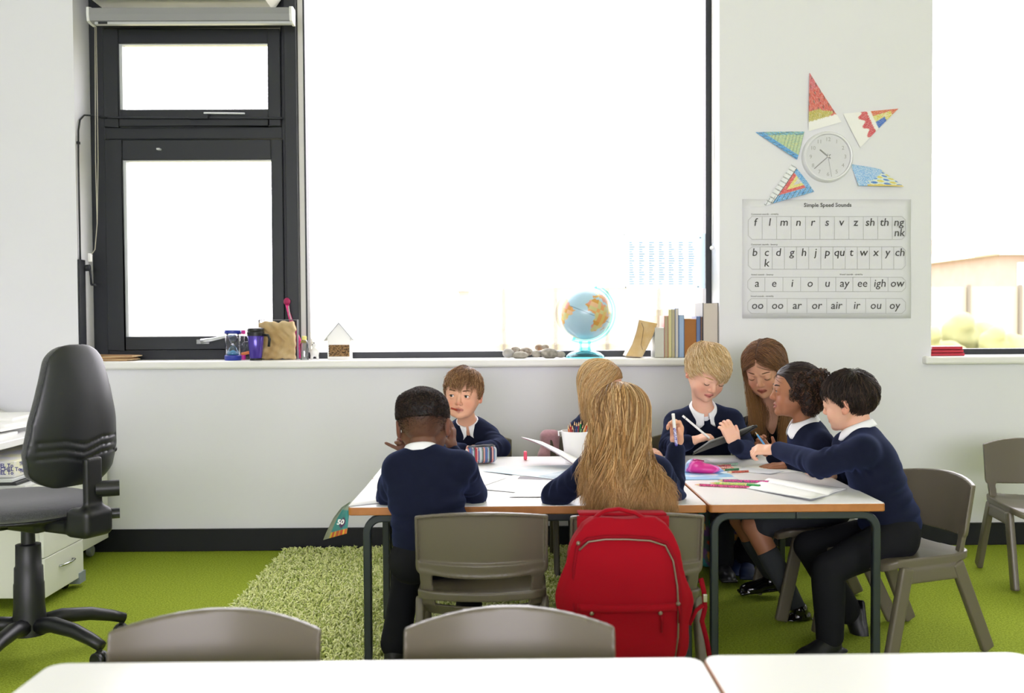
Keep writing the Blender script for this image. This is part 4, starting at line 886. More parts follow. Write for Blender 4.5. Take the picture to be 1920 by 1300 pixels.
ax = tilt@V(0, 0, 1); sd = tilt@V(1, 0, 0); mb = MB()
pts = [gc+(ax*math.cos(a)+sd*math.sin(a))*(gr+.011) for a in np.linspace(math.radians(-4), math.radians(184), 28)]
mb.tube(pts, .0075, 8, sx=.55, sy=1.5); mb.build('meridian_arm', cy_m, gl, smooth=True)
bx = SP(1097, Yg_); zb = gc[2]-gr-.016
mb = MB(); mb.lathe([(0, 0), (37*q, 0), (36*q, 4*q), (28*q, 10*q), (14*q, 14*q), (11*q, 20*q), (0, 20*q)], (bx, Yg_, Zs), 32); mb.build('base', cy_m, gl, smooth='auto')
for dx in (-.02, .02): mb = MB(); mb.tube([(bx+dx, Yg_, Zs+14*q), (bx+dx*1.1, Yg_, zb+.008)], .007, 8); mb.build('support', cy_m, gl, smooth=True)
for e_ in (1, -1): MB().sph(gc+ax*e_*(gr+.006), (.006, .006, .008), 10, 8, R=tilt).build('pivot', cy_m, gl, smooth=True)
# books
def book(px0, px1, ptop, depth, cov, pages, label, Y0=4.775, cth=.0018, name='book'):
    a, b_ = P(px0, 650, Y0)[0], P(px1, 650, Y0)[0]; zt_ = zp(ptop, px0, Y0); t = thing(name, label, 'book', ((a+b_)/2, Y0+depth/2, Zs), group='books on the sill')
    cth = min(cth, (b_-a)*.2)
    MB().box(a+cth, b_-cth, Y0+.003, Y0+depth-.002, Zs+.002, zt_-.003).build('pages', mat('pages_'+pages, pages, .8, bump=(900, .5, .001), aniso=(1, .02, .02)), t)
    mb = MB(); mb.box(a, a+cth, Y0, Y0+depth, Zs, zt_); mb.box(b_-cth, b_, Y0, Y0+depth, Zs, zt_); mb.box(a, b_, Y0+depth-.0, Y0+depth+.002, Zs, zt_); mb.build('cover', mat('cover_'+cov, cov, .45), t)
    return t
book(1228, 1245, 614, .13, 'd8dcd8', 'c9c9bf', 'thick pale paperback first in the upright row, shortest of it', cth=.0008)
book(1245.5, 1253, 592, .14, 'b85a4c', 'b3a88a', 'slim book with red and green cover in the upright row')
book(1253.5, 1259, 580, .16, 'c9c890', 'd6cf9c', 'slim pale yellow book, taller, in the upright row')
book(1259.5, 1265.5, 580, .16, 'a09a80', 'b9b193', 'slim olive-grey book beside the yellow one')
book(1266, 1272.5, 578, .17, '4a6ea0', 'd2cdc0', 'slim white-paged book with blue cover, tallest of the slim ones')
book(1273, 1283, 591, .15, '5c7aa6', '9db6d2', 'light blue paperback in the upright row')
book(1283.5, 1305.5, 598, .13, 'a8743c', 'a06a35', 'thick brown-paged paperback in the upright row', cth=.0008)
book(1306, 1313, 593, .13, '3e5590', '6a80a8', 'dark blue paperback beside the thick brown one')
book(1313.5, 1317, 594, .13, '3a2c2c', '8a6a55', 'very slim dark book beside the large encyclopedia')
book(1317.5, 1347.5, 568, .19, '26282c', 'cfc6ba', 'large thick black-covered hardback at the end of the row', cth=.004)
# leaning curved paperback
bk = thing('book', 'fat warped paperback with yellowed pages leaning alone beside the globe', 'book', (SP(1205, 4.8), 4.8, Zs), group='books on the sill')
L_ = [(1174, 668), (1186, 646), (1194, 622), (1199, 600)]; R_ = [(1204, 670), (1214, 650), (1224, 630), (1232, 607)]
def bpnt(a, b_, dep): 
    i = min(int(b_*3), 2); t = b_*3-i; l = V(*L_[i])*(1-t)+V(*L_[i+1])*t; r = V(*R_[i])*(1-t)+V(*R_[i+1])*t; p = l*(1-a)+r*a
    w = P(p[0], p[1], 4.78); w[2] = max(w[2], Zs+.001); return w+V(0, dep, 0)
mb = MB()
for dep in (0, .12): mb.grid(lambda a, b_: bpnt(a, b_, dep), 6, 10)
mb.grid(lambda a, b_: bpnt(0, b_, a*.12), 2, 10); mb.grid(lambda a, b_: bpnt(1, b_, a*.12), 2, 10); mb.grid(lambda a, b_: bpnt(b_, 0, a*.12), 2, 6); mb.grid(lambda a, b_: bpnt(b_, 1, a*.12), 2, 6)
mb.build('pages', mat('yellowed_pages', 'c8a468', .85, noise=(14, 'd9c49a', .2), bump=(300, .5, .001)), bk, smooth='auto')
mb = MB()
for a in (-.02, 1.0): mb.grid(lambda u, b_: bpnt(a, b_, 0)+V(u*.0012, -.001, 0), 2, 10); mb.grid(lambda u, b_: bpnt(a, b_, u*.122), 2, 10)
mb.build('cover', mat('worn_cover', 'b9b0a0', .6), bk, solid=.0012)
# ink line drawn along the page edges
mb = MB(); mb.tube([bpnt(a, b_, -.0004) for a, b_ in ((.15, .93), (.35, .8), (.42, .6), (.5, .45), (.55, .35), (.8, .22))], .0012, 4); mb.build('ink_mark', mat('ink_brown', '3a2a20', .7), bk)
# red books on the right sill
for k in range(3):
    x0, x1 = P(1745+k*1., 660, 4.76)[0], P(1808-k*2, 660, 4.76)[0]; t = thing('red_book', ['lowest of three red books lying at the end of the right sill', 'middle one of three red books lying at the end of the right sill', 'uppermost of three red books lying at the end of the right sill'][k], 'book', ((x0+x1)/2, 4.82, Zs+.0155*k), group='red books on the right sill')
    z0 = Zs+.0155*k; MB().box(x0+.003, x1, 4.763, 4.88, z0+.0015, z0+.0135).build('pages', M_paper, t); mb = MB(); mb.box(x0, x1+.002, 4.76, 4.885, z0, z0+.0015); mb.box(x0, x1+.002, 4.76, 4.885, z0+.0135, z0+.015); mb.box(x0+.002, x1+.002, 4.76, 4.762, z0, z0+.015); mb.build('cover', mat('red_cover', 'bd2c40', .4), t)
# ---------------- rug
rx0, rx1, ry0, ry1 = -1.045, .44, 2.3, 4.70
rg = thing('shag_rug', 'green shaggy rug under the group of tables', 'rug', ((rx0+rx1)/2, 3.5, 0))
MB().box(rx0, rx1, ry0, ry1, .0, .008).build('rug_backing', mat('rug_back', '6e7d22', .95), rg)
n = 46000; xs = RNG.uniform(rx0, rx1, n); ys = ry0+(ry1-ry0)*RNG.random(n)
order = np.argsort(ys); xs, ys = xs[order], ys[order]
hgt = RNG.uniform(.010, .026, n); ang = RNG.uniform(0, 2*PI, n); ln = RNG.uniform(.008, .020, n)
tt = np.linspace(0, 1, 4)[None, :]; pts = np.stack([xs[:, None]+np.cos(ang)[:, None]*ln[:, None]*tt**1.6, ys[:, None]+np.sin(ang)[:, None]*ln[:, None]*tt**1.6, .006+hgt[:, None]*np.sin(tt*1.7)], 2)
v, F = strands(pts, RNG.uniform(.0026, .0042, n)); c_ = np.array([lin(x) for x in ('e0e890', 'eaf0a2', 'f2f6b8', 'b4c460')])[RNG.integers(0, 4, n)]; cc = np.repeat(c_, 4*3, axis=0)
pl = fastmesh('pile', v, F, mat('rug_yarn', 'ffffff', .9, vcol=True, sheen=.2), rg, col=cc); pl['kind'] = 'stuff'
# ---------------- on the tables
def sheet(name, pxs, m, label, cat='paper', dz=.001, group=None, th=.0008):
    pts = [T(x, y, dz) for x, y in pxs]; mb = MB(); mb.prism([(p[0], p[1]) for p in pts], lambda u, v, s_: np.array((u, v, TZ+dz+th*s_))); return tag(mb.build(name, m), label, cat, group)
M_pap2 = mat('paper_bright', 'f6f6f6', .75)
# large printed sheet hanging over the left table edge
hs = thing('paper_carrier_bag', 'flat printed bag with teal front hanging over the table edge at the left', 'bag', T(690, 930))
mb = MB(); a0 = [T(653, 950, .002), T(712, 885, .002)]; a1 = [T(726, 950-8, .002), T(770, 885, .002)]
mb.grid(lambda a, b_: (a0[0]*(1-b_)+a0[1]*b_)*(1-a)+(a1[0]*(1-b_)+a1[1]*b_)*a+V(0, 0, .006*math.sin(a*PI)*math.sin(b_*PI)*1.5*(1-b_)+.001), 10, 10); mb.build('bag_top', M_pap2, hs, solid=.0008, smooth=True)
tip = P(606, 1013, 3.22); rim0, rim1 = P(657, 941, 3.12), P(650, 1000, 3.13); topc = P(655, 948, 3.06)
vs = [P(657, 940, 3.30), P(654, 951, 3.04), P(652, 1000, 3.05), P(622, 1006, 3.15), tip, P(618, 985, 3.25), P(633, 958, 3.3)]
M_bagp = mat('bag_print', 'ffffff', .45, vcol=True)
Nn = 30; gv, gcx = [], []
def bagp(a, b_):   # a across (0 outer edge, 1 table edge), b_ downward
    top = V(657, 941); outer = [(657, 941), (640, 952), (625, 972), (612, 998), (606, 1013)]; inner = [(657, 943), (655, 955), (654, 970), (652, 988), (650, 1001)]
    i = min(int(b_*4), 3); t = b_*4-i; o_ = V(*outer[i])*(1-t)+V(*outer[i+1])*t; n_ = V(*inner[i])*(1-t)+V(*inner[i+1])*t; p = o_*(1-a)+n_*a
    return P(p[0], p[1], 3.10+.10*(1-a)*b_+.012*math.sin(a*6)), p
vs, cs = [], []
for j in range(Nn):
    for i in range(Nn):
        w, p = bagp(i/(Nn-1), j/(Nn-1)); vs.append(w); a, b_ = i/(Nn-1), j/(Nn-1)
        c_ = '3f8f8f' if a > .25 else '8a8f80'
        if b_ > .82 and a > .25: c_ = ('c8442e', 'd8b83c', 'c8602e')[int(a*16) % 3]
        if b_ < .3: c_ = '9aa898'
        if (a-.68)**2*2.2+(b_-.62)**2*5 < .06: c_ = '5a3060'
        cs.append(lin(c_))
mb = MB(); mb.add(np.array(vs), [(j*Nn+i, j*Nn+i+1, (j+1)*Nn+i+1, (j+1)*Nn+i) for j in range(Nn-1) for i in range(Nn-1)]); mb.build('bag_front', M_bagp, hs, solid=.0008, smooth=True, col=np.array(cs), merge=False)
mb = MB(); c_ = bagp(.62, .58)[0]+V(-.002, -.022, -.006); textmesh('50', .022, lambda u, v: c_+V(u+v*.25, 0, v), mb, bold=.0008); mb.build('lettering', M_white, hs, merge=False)
sheet('paper_sheet', [(725, 915), (905, 912), (960, 893), (860, 878), (750, 880)], M_pap2, 'white worksheet in front of the boy with the red pencil', dz=.0012, group='loose sheets on the tables')
sheet('paper_sheet', [(905, 918), (965, 890), (1010, 884), (1075, 888), (1040, 930)], M_pap2, 'blank sheet lying near the long-haired girl, closest to her elbow', dz=.0022, group='loose sheets on the tables')
sheet('paper_sheet', [(953, 932), (985, 912), (1045, 905), (1035, 932)], M_pap2, 'sheet with lifted corner at the front table edge', dz=.003, group='loose sheets on the tables')
sheet('poster_sheet', [(905, 884), (940, 876), (1075, 872), (1100, 884), (1040, 899)], mat('poster_grey_blue', 'd9dee2', .35, noise=(7, 'b9cfdc', .15)), 'pale grey-blue printed sheet beneath the standing booklet', dz=.004)
# dark folder edge
mb = MB(); a, b_, c_, d_ = T(975, 895, 0), T(1060, 898, 0), T(1050, 903, 0), T(970, 900, 0)
mb.prism([(p[0], p[1]) for p in (a, b_, c_, d_)], lambda u, v, s_: np.array((u, v, TZ+.0005+.003*s_))); tag(mb.build('folder_edge', mat('folder_dark', '3a3032', .5)), 'dark folder spine showing under the loose sheets', 'folder')
# booklet standing open
bo = thing('booklet', 'open pink-edged booklet propped up in front of the white pencil pot', 'booklet', T(1050, 880))
q = [P(976, 820, 3.93), P(1015, 831, 3.86), P(1085, 876, 3.72), P(1062, 870, 3.70)]
mb = MB(); A_, B_ = P(977, 821, 3.95), P(1084, 878, 3.70); C_, D_ = P(1016, 830, 4.0), P(1112, 874, 3.78)
mb.grid(lambda a, b_: (A_*(1-a)+B_*a)*(1-b_)+(C_*(1-a)+D_*a)*b_+V(0, 0, .012*math.sin(a*PI)*(1-b_)), 12, 4); mb.build('cover', mat('booklet_cover', 'c9c2ce', .5, noise=(8, 'b07a8c', .15)), bo, solid=.0012, smooth=True)
mb = MB(); mb.grid(lambda a, b_: (A_*(1-a)+B_*a)*(1-b_)+(C_*(1-a)+D_*a)*b_+V(0, -.002, .004+.012*math.sin(a*PI)*(1-b_)), 12, 4); mb.build('page', M_pap2, bo, solid=.0008, smooth=True)
mb = MB(); q = [T(1010, 893, .005), T(1084, 878, .006), T(1130, 888, .005), T(1060, 900, .005)]; mb.add(q, [(0, 1, 2, 3)]); mb.build('lower_cover', mat('booklet_picture', 'b7c6cf', .35, noise=(12, '7f9aa8', .12)), bo, solid=.001)
# striped pencil case
f = Field(T(915, 872)+V(-.12, -.1, -.01), T(915, 872)+V(.12, .1, .12), .0028); c_ = T(902, 872)+V(.0, .03, .038); Rp = rz(.35)
f.box(c_, (.062, .030, .034), Rp, .02); f.cone(c_+Rp@V(-.05, -.0, .030), c_+Rp@V(.045, -.005, .034), .006, k=.01); f.plane((0, 0, TZ+.001), (0, 0, -1)); v, F = f.mesh(1)
def stripes(co):
    l = (co-c_)@Rp; k = np.floor(l[:, 0]/.0032+.9*np.sin(l[:, 0]*300)).astype(int); pal = np.array([lin(x) for x in ('b43a44', '4a6ea8', 'c8ccd2', '2e3a58', 'c86a5a', '6fa0c0', '8a9a6a', 'd8d0c8', '7a4a6a', '5a7aa0')]); c = pal[(k*7) % 10]; c[l[:, 2] > .031] = lin('2a2c34'); return c
pc = thing('pencil_case', 'multicoloured striped pencil case beside the boy with the pencil in his mouth', 'pencil case', c_); fastmesh('case_body', v, F, mat('striped_cloth', 'ffffff', .7, vcol=True), pc, col=stripes)
mb = MB(); mb.tube([c_+Rp@V(-.06, -.012, .030), c_+Rp@V(0, -.012, .037), c_+Rp@V(.055, -.012, .033)], .0022, 5); mb.build('zip', M_blk, pc)
# pink sharpener
c_ = T(985, 863); mb = MB(); mb.lathe([(0, -.007), (.016, -.007), (.019, -.003), (.019, .003), (.016, .007), (0, .007)], c_+V(0, 0, .019), 20, R=ry(PI/2)@rx(.0)); tag(mb.build('pencil_sharpener', mat('coral_pink', 'e8506e', .4), smooth='auto'), 'small round pink pencil sharpener standing alone on the table', 'sharpener')
# white pot with pencils
q_ = T(1081, 868); Yp = q_[1]; k = 1/(FPX/Yp); tp = zp(808, 1081, Yp)-TZ
pot = thing('pencil_pot', 'white tapered plastic pot full of coloured pencils', 'pot', (q_[0], Yp, TZ))
MB().lathe([(0, .0008), (21*k, .0008), (28.5*k, tp-.004), (29.5*k, tp), (27.5*k, tp), (20*k, .003), (0, .003)], (q_[0], Yp, TZ), 36).build('pot_body', mat('white_plastic', 'f2f2f2', .35), pot, smooth='auto')
MB().tube([(q_[0]-28*k, Yp, TZ+tp-.002), (q_[0]-34*k, Yp, TZ+tp-.003), (q_[0]-33*k, Yp, TZ+tp-.02)], .003, 6).build('pot_lug', MATS['white_plastic'], pot, smooth=True)
PCOL = [('c4602c', 'orange'), ('c0262c', 'red'), ('7c2a2e', 'maroon'), ('35374a', 'dark grey'), ('2f4f9a', 'blue'), ('7a2440', 'burgundy'), ('1f8a4c', 'green'), ('3c5c40', 'dark green'), ('d8a84c', 'amber'), ('c85030', 'orange-red'), ('8a8a80', 'grey'), ('e05a6a', 'pink')]
WOOD = mat('pencil_wood', 'e0bd90', .7)
def pencil(a, b, r, col, label, group, cat='pencil', tip=True, cname=None):
    a, b = V(*a), V(*b); d = unit(b-a); t = thing('pencil', label, cat, a, group=group); ln = np.linalg.norm(b-a); tl = min(.018, ln*.2)
    MB().tube([a, b-d*tl], r, 6).build('barrel', cname or mat('lacquer_'+col, col, .35), t)
    MB().tube([b-d*tl, b-d*tl*.25], [r*.95, r*.3], 6, caps=True).build('sharpened_wood', WOOD, t); MB().tube([b-d*tl*.25, b], [r*.32, r*.05], 5).build('lead', mat('lacquer_'+col, col, .35) if len(col) == 6 else M_blk, t)
    return t
for i, (c_, nm) in enumerate(PCOL):
    u = -.8+1.6*i/(len(PCOL)-1); tpx = 1065+45*i/11; tpy = (796, 792, 797, 789, 791, 790, 787, 795, 797, 790, 792, 795)[i]
    b = P(tpx, tpy, Yp+.012*math.sin(i*2.1)); a = V(q_[0]+u*.018, Yp+.008*math.sin(i*2.1), TZ+.006+.001*i); pencil(a, b, .0037, c_, nm+' pencil standing in the white pot', 'coloured pencils in the white pot')
# pink coat over chair
c_ = P(1030, 828, 4.50); f = Field((c_[0]-.14, 4.38, .38), (c_[0]+.14, 4.66, .62), .005)
xl = P(1012, 830, 4.5)[0]; f.box((xl+.05, 4.53, .50), (.045, .042, .098), rad=.03); f.box((xl+.02, 4.51, .45), (.03, .04, .06), rad=.03, k=.02); f.rough(.006, 40, 5); v, F = f.mesh(2)
tag(fastmesh('coat', v, F, mat('dusty_pink', 'c99ba4', .85, noise=(120, 'b98894', .3), sheen=.4)), 'pale dusty pink coat draped over a chair back behind the table', 'coat')
# right table: papers, book, pink case, pencils
sheet('paper_sheet', [(1322, 861), (1400, 862), (1480, 868), (1545, 885), (1385, 889)], M_pap2, 'drawing paper under the hands of the curly-haired girl', dz=.001, group='loose sheets on the tables')
sheet('paper_sheet', [(1383, 884), (1392, 876), (1470, 884), (1445, 889)], mat('paper_grey', 'dcdfe6', .75), 'folded grey-white sheet beside the short pencils', dz=.003, group='loose sheets on the tables')
sheet('magazine', [(1280, 880), (1345, 875), (1384, 899), (1283, 900)], mat('magazine_blue', '8fc3ea', .4, noise=(10, 'e3ecf2', .05)), 'light blue illustrated sheet under the pink pencil case', dz=.0015)
f = Field(T(1320, 890)+V(-.12, -.1, -.01), T(1320, 890)+V(.12, .12, .1), .0026); c_ = T(1318, 889)+V(0, .02, .016)
f.ell(c_, (.070, .035, .020), rz(-.25)); f.ell(c_+V(-.028, .005, .018), (.030, .028, .016), k=.012); f.ell(c_+V(-.020, 0, .034), (.022, .012, .012), rz(-.2), k=.004, op='s'); f.cone(c_+V(.05, -.012, -.002), c_+V(.078, -.018, -.006), .012, .003, k=.01); f.rough(.003, 90, 8); f.plane((0, 0, TZ+.002), (0, 0, -1)); v, F = f.mesh(1)
def pnk(co):
    l = co-c_; n_ = vnoise([l[:, 0]*70, l[:, 1]*70, l[:, 2]*70], 4); c = np.tile(np.array(lin('e868b8')), (len(co), 1)); c[n_ > .15] = lin('d42a90'); c[n_ < -.28] = lin('9ab4e0'); c[(n_ < -.12) & (n_ > -.2)] = lin('7a5ab0'); return c
o = thing('pink_pencil_case', 'crumpled bright pink and blue pencil pouch lying open', 'pencil case', c_); fastmesh('pouch', v, F, mat('pink_print', 'ffffff', .4, vcol=True, coat=.2), o, col=pnk)
mb = MB(); mb.tube([c_+V(-.045, -.006, .028), c_+V(-.02, -.014, .036), c_+V(.006, -.008, .03)], .0025, 5); mb.build('zip', mat('dark_pink_zip', 'a01060', .5), o, smooth=True)
def flor(hexes, key):
    m_ = mat('print_'+key, hexes[0], .4, noise=(260, hexes[1], .06)); return m_
FL = [((1302, 909), (1405, 914), 'pink floral pencil lying nearest the table edge', 'e0508c', '8c2a50'), ((1345, 901), (1448, 904), 'magenta floral pencil with a red end lying furthest along', 'e83a96', '5a3a60'), ((1330, 906), (1415, 909), 'green and yellow patterned pencil between two pink ones', '8cc06a', 'e0d870'), ((1395, 909), (1425, 912), 'short green crayon beside the open book', '2fa04a', '1f7a38'),
      ((1363, 886), (1403, 884), 'short red-brown floral pencil with its tip out', 'c8604a', '8a3a30'), ((1335, 875), (1370, 873), 'short pink pencil behind the pouch', 'd87a80', '8a4a50'), ((1340, 878), (1375, 877), 'short red-flowered pencil in the little heap', 'd8606a', 'f0d0c0'), ((1352, 882), (1385, 880), 'short dark green pencil stub in the heap', '3a7a4a', '28583a'), ((1350, 873), (1383, 870), 'short mint pencil in the heap', 'a8c8b0', '7a9a88')]
for i, (a, b, lb, c1_, c2_) in enumerate(FL):
    pencil(T(*b, .0045+(.0 if i < 4 else .002*(i % 3))), T(*a, .0045+(.0 if i < 4 else .002*(i % 3))), .0042 if i != 3 else .006, c1_, lb, 'patterned pencils on the table', cname=flor((c1_, c2_), str(i)))
# open exercise book
eb = thing('exercise_book', 'open blank white exercise book at the corner of the table', 'book', T(1490, 925))
A_, B_, C_, D_ = T(1520, 942), T(1588, 918), T(1462, 901), T(1400, 917)   # near-left.. outline corners
SPN = (T(1552, 931), T(1432, 905))
def page(u, v, side, lift):
    s0, s1 = SPN; o0, o1 = ((A_, D_) if side == 0 else (B_, C_))
    s_ = s0*(1-v)+s1*v; o_ = o0*(1-v)+o1*v; return s_*(1-u)+o_*u+V(0, 0, lift*(math.sin(min(u*1.6, 1)*PI)*.9+.1)*.8+.003+ (.004 if side == 0 else .0)*u*(1-v)*2)
mb = MB()
for side in (0, 1):
    for lift in ((.001, .003, .005) if side == 0 else (.003, .008, .013)): mb.grid(lambda u, v: page(u*(1-.02*lift*100), v, side, lift), 10, 6)
mb.build('pages', M_pap2, eb, solid=.0006, smooth=True, merge=False)
mb = MB(); mb.grid(lambda u, v: page(u, v, 0, 0)*1.0-V(0, 0, .002), 6, 3); mb.grid(lambda u, v: page(u, v, 1, 0)-V(0, 0, .002), 6, 3); mb.build('cover', mat('book_cover_white', 'd8dade', .5), eb, solid=.0008)
# tablet in its case
ta, tb, tc_, td = P(1335, 824, 3.95), P(1404, 800, 4.02), P(1412, 811, 3.85), P(1306, 849, 3.78)
tn_ = thing('tablet', 'tablet computer in a dark grey folio held by the blond boy', 'tablet', (ta+tc_)/2)
M_fol = mat('folio_grey', '3c3d38', .55)
ctr = P(1358, 826, 3.90); ex = unit(P(1412, 805, 3.98)-P(1310, 842, 3.86)); nn = unit(V(-.1, .42, .9)); ey = unit(np.cross(nn, ex)); nn = np.cross(ex, ey); Rt = np.stack([ex, ey, nn], 1)
MB().obox(ctr, Rt, .118, .070, .0025).build('folio', M_fol, tn_, bevel=.002); MB().obox(ctr+nn*.006, Rt, .113, .066, .0032).build('tablet_body', mat('tablet_silver', '9b9d9e', .3, metal=.6), tn_, bevel=.002); MB().obox(ctr+nn*.0096, Rt, .105, .060, .0004).build('screen', mat('screen_glass', '15171a', .1), tn_)
MB().obox(ctr+ex*.112, Rt, .012, .071, .006).build('case_spine', M_blk, tn_, bevel=.003)
# ---------------- red backpack
RB = mat('red_canvas', '98081b', .9, spec=.15, bump=(600, .35, .001), sheen=.03); RBd = mat('red_trim', '86081a', .85, spec=.15); ZIPm = mat('zip_metal', '8a7a6c', .4, metal=.5)
Yb0 = 2.62; bp = thing('backpack', 'red canvas backpack hanging on the back of a chair', 'backpack', P(1170, 1240, Yb0))
s_ = FPX/Yb0; def_c = P(1170, 1105, Yb0-.02)
def BP(x, y, dy=0): return P(x, y, Yb0+dy)
f = Field(BP(1035, 1260)+V(0, -.14, -.06), BP(1310, 950)+V(.0, .13, .03), .005)
prof = [(968, 62), (980, 80), (1000, 92), (1030, 103), (1070, 113), (1110, 121), (1150, 120), (1190, 116), (1225, 108), (1250, 92), (1262, 60)]
zz_ = np.array([BP(1170, p[0])[2] for p in prof])[::-1]; ww_ = np.array([p[1]/s_ for p in prof])[::-1]; xc_ = np.array([BP(1170, p[0])[0] for p in prof]).mean()
zlo, zhi = zz_[0], zz_[-1]
def bag(X, Y, Z, dep=.075, sh=0, g=.9):
    w = np.interp(Z, zz_, ww_)+sh; e = np.clip((Z-zlo)/(zhi-zlo), 0, 1); dd_ = dep*np.clip(np.sin(np.clip(e, 0, 1)*PI*.86+.25), .05, 1)**.5
    q = (np.abs((X-xc_)/w)**3.2+np.abs((Y-Yb0)/dd_)**2.6)**(1/2.9); return np.maximum((q-1)*np.minimum(w, dd_)*.8, np.maximum(Z-zhi, zlo-Z)*.9)
lo_, hi_ = (xc_-.23, Yb0-.13, zlo-.01), (xc_+.23, Yb0+.13, zhi+.01)
f.fn(lo_, hi_, lambda X, Y, Z: bag(X, Y, Z)); 
f.fn(lo_, hi_, lambda X, Y, Z: np.abs(bag(X, Y, Z)+.001)-.001+ .8*np.abs(0*X+(Y-(Yb0-.028)))-.0045, k=.004)
f.rough(.006, 22, 11); f.rough(.003, 55, 12)
v, F = f.mesh(2); fastmesh('bag_body', v, F, RB, bp)
def surf(x, z, dep=.075, off=.0):   # front surface point of the bag
    w = np.interp(z, zz_, ww_); e = np.clip((z-zlo)/(zhi-zlo), 0, 1); d_ = dep*np.clip(np.sin(e*PI*.86+.25), .05, 1)**.5; t = max(0, 1-abs(x/w)**3.2); return V(xc_+x, Yb0-d_*t**(1/2.6)-off, z)
def bz_(py): return BP(1170, py)[2]
pts = [surf(-.165*1, bz_(1190), off=.004)]
arc = [(-95, 1180), (-97, 1120), (-97, 1060), (-90, 1020), (-72, 1004), (-40, 999), (0, 999), (45, 1002), (75, 1012), (90, 1040), (97, 1085), (99, 1130), (99, 1180), (94, 1225)]
MB().tube([surf(a/s_, bz_(b_), off=.002) for a, b_ in arc], .0055, 7).build('piping', RBd, bp, smooth=True)
MB().tube([surf(a*.965/s_, bz_(b_+4), off=.0035) for a, b_ in arc[3:]], .0028, 5).build('zip', ZIPm, bp, smooth=True)
mb = MB(); mb.grid(lambda a, b_: surf((-92+184*a)/s_, bz_(1118+14*b_), off=.004+.004*b_), 24, 3); mb.build('pocket_flap', RB, bp, solid=.004, smooth=True)
mb = MB(); mb.tube([surf((-85+170*a)/s_, bz_(1131), off=.006) for a in np.linspace(0, 1, 12)], .0028, 5); mb.build('pocket_zip', RBd, bp, smooth=True)
for a, y0_ in ((-88, 1012), (94, 1120), (-66, 1134), (60, 1134)):
    p = surf(a/s_, bz_(y0_), off=.008); MB().tube([p, p+V(.004, -.002, -.02), p+V(.003, -.001, -.05)], .0035, 5).build('zip_pull', RBd, bp, smooth=True); MB().sph(p, .006, 8, 6).build('zip_slider', ZIPm, bp, smooth=True)
MB().tube([BP(x, y, -.012) for x, y in ((1112, 975), (1122, 966), (1136, 958), (1160, 955), (1190, 962), (1207, 972), (1216, 979))], .0105, 8, sx=1.0, sy=.55).build('grab_handle', RB, bp, smooth=True)
mb = MB(); mb.grid(lambda a, b_: BP(1082+172*a, 968+22*b_, .028-.02*b_)+V(0, -.01*math.sin(a*PI), 0), 12, 4); mb.build('top_strap_panel', RB, bp, solid=.006, smooth=True)
mb = MB(); mb.grid(lambda a, b_: BP(1086+164*a, 968-0*b_, .028)+V(0, .075*b_, -.004*b_*b_+.003), 12, 4); mb.grid(lambda a, b_: BP(1090+156*a, 970+90*b_, .112), 12, 4); mb.build('shoulder_strap', RB, bp, solid=.006, smooth=True)
MB().tube([BP(1292, 1172, .02), BP(1305, 1145, .03), BP(1318, 1135, .03)], .008, 6, sx=1, sy=.4).build('side_strap', RB, bp, smooth=True)
MB().tube([BP(1314, 1085, .03), BP(1320, 1110, .03), BP(1322, 1140, .03), BP(1316, 1165, .03), BP(1325, 1200, .03), BP(1331, 1235, .03)], .0075, 6, sx=1, sy=.4).build('hanging_strap', RBd, bp, smooth=True)
MB().obox(BP(1322, 1122, .022), np.eye(3), .006, .003, .011).build('buckle', mat('buckle_steel', 'c8c4bc', .3, metal=.8), bp, bevel=.002)
# patterned bag on the floor
c_ = P(1350, 1040, 4.35); f = Field((c_[0]-.17, 4.22, -.02), (c_[0]+.17, 4.5, .40), .007); f.box((c_[0]+.0, 4.35, .17), (.11, .07, .165), rad=.045); f.rough(.01, 25, 2); f.plane((0, 0, .002), (0, 0, -1)); v, F = f.mesh(2)
def pat(co):
    n1_, n2_ = vnoise([co[:, 0]*60, co[:, 1]*60, co[:, 2]*60], 1), vnoise([co[:, 0]*90, co[:, 1]*90, co[:, 2]*90], 2); c = np.tile(np.array(lin('5a6a62')), (len(co), 1)); c[n1_ > .2] = lin('7a5a86'); c[n1_ < -.25] = lin('c8583a'); c[n2_ > .33] = lin('3f9aa0'); c[n2_ < -.33] = lin('d8a84c'); return c
o = thing('patterned_bag', 'multicoloured flowery bag standing on the carpet behind the table legs', 'bag', (c_[0], 4.35, 0)); fastmesh('bag_body', v, F, mat('flower_print', 'ffffff', .7, vcol=True), o, col=pat)
mb = MB(); mb.tube([(c_[0]-.05, 4.35, .33), (c_[0]-.04, 4.35, .39), (c_[0]+.04, 4.35, .39), (c_[0]+.05, 4.35, .33)], .006, 6); mb.build('bag_handle', mat('handle_green', '5a7a5a', .7), o, smooth=True)
# ================================================================== PEOPLE
def frame(f, u):
    f = unit(f); r = unit(np.cross(f, u)); return np.stack([r, f, np.cross(r, f)], 1)     # columns: right, forward, up
M_skin = {}
def skinmat(n): return mat('skin_'+n, 'ffffff', .52, vcol=True, spec=.35, sss=.12, bump=(900, .05, .0005))
M_navy = mat('navy_knit', '141829', .95, spec=.12, sheen=.13, bump=(1100, .5, .001), noise=(30, '181c2e', .3))
M_trou = mat('charcoal_trousers', '141519', .85, spec=.2, bump=(1200, .3, .0008))
M_shirt = mat('white_cotton', 'f1f2f6', .75); M_shoe = mat('black_shoe', '121317', .45); M_pat = mat('patent_black', '0c0c0f', .16, coat=.7)
M_hair = mat('hair_strand', 'ffffff', .5, vcol=True, spec=.3)
M_eye = mat('eye', 'ffffff', .08, vcol=True, coat=.6); M_lash = mat('lash_dark', '2a1c16', .8)
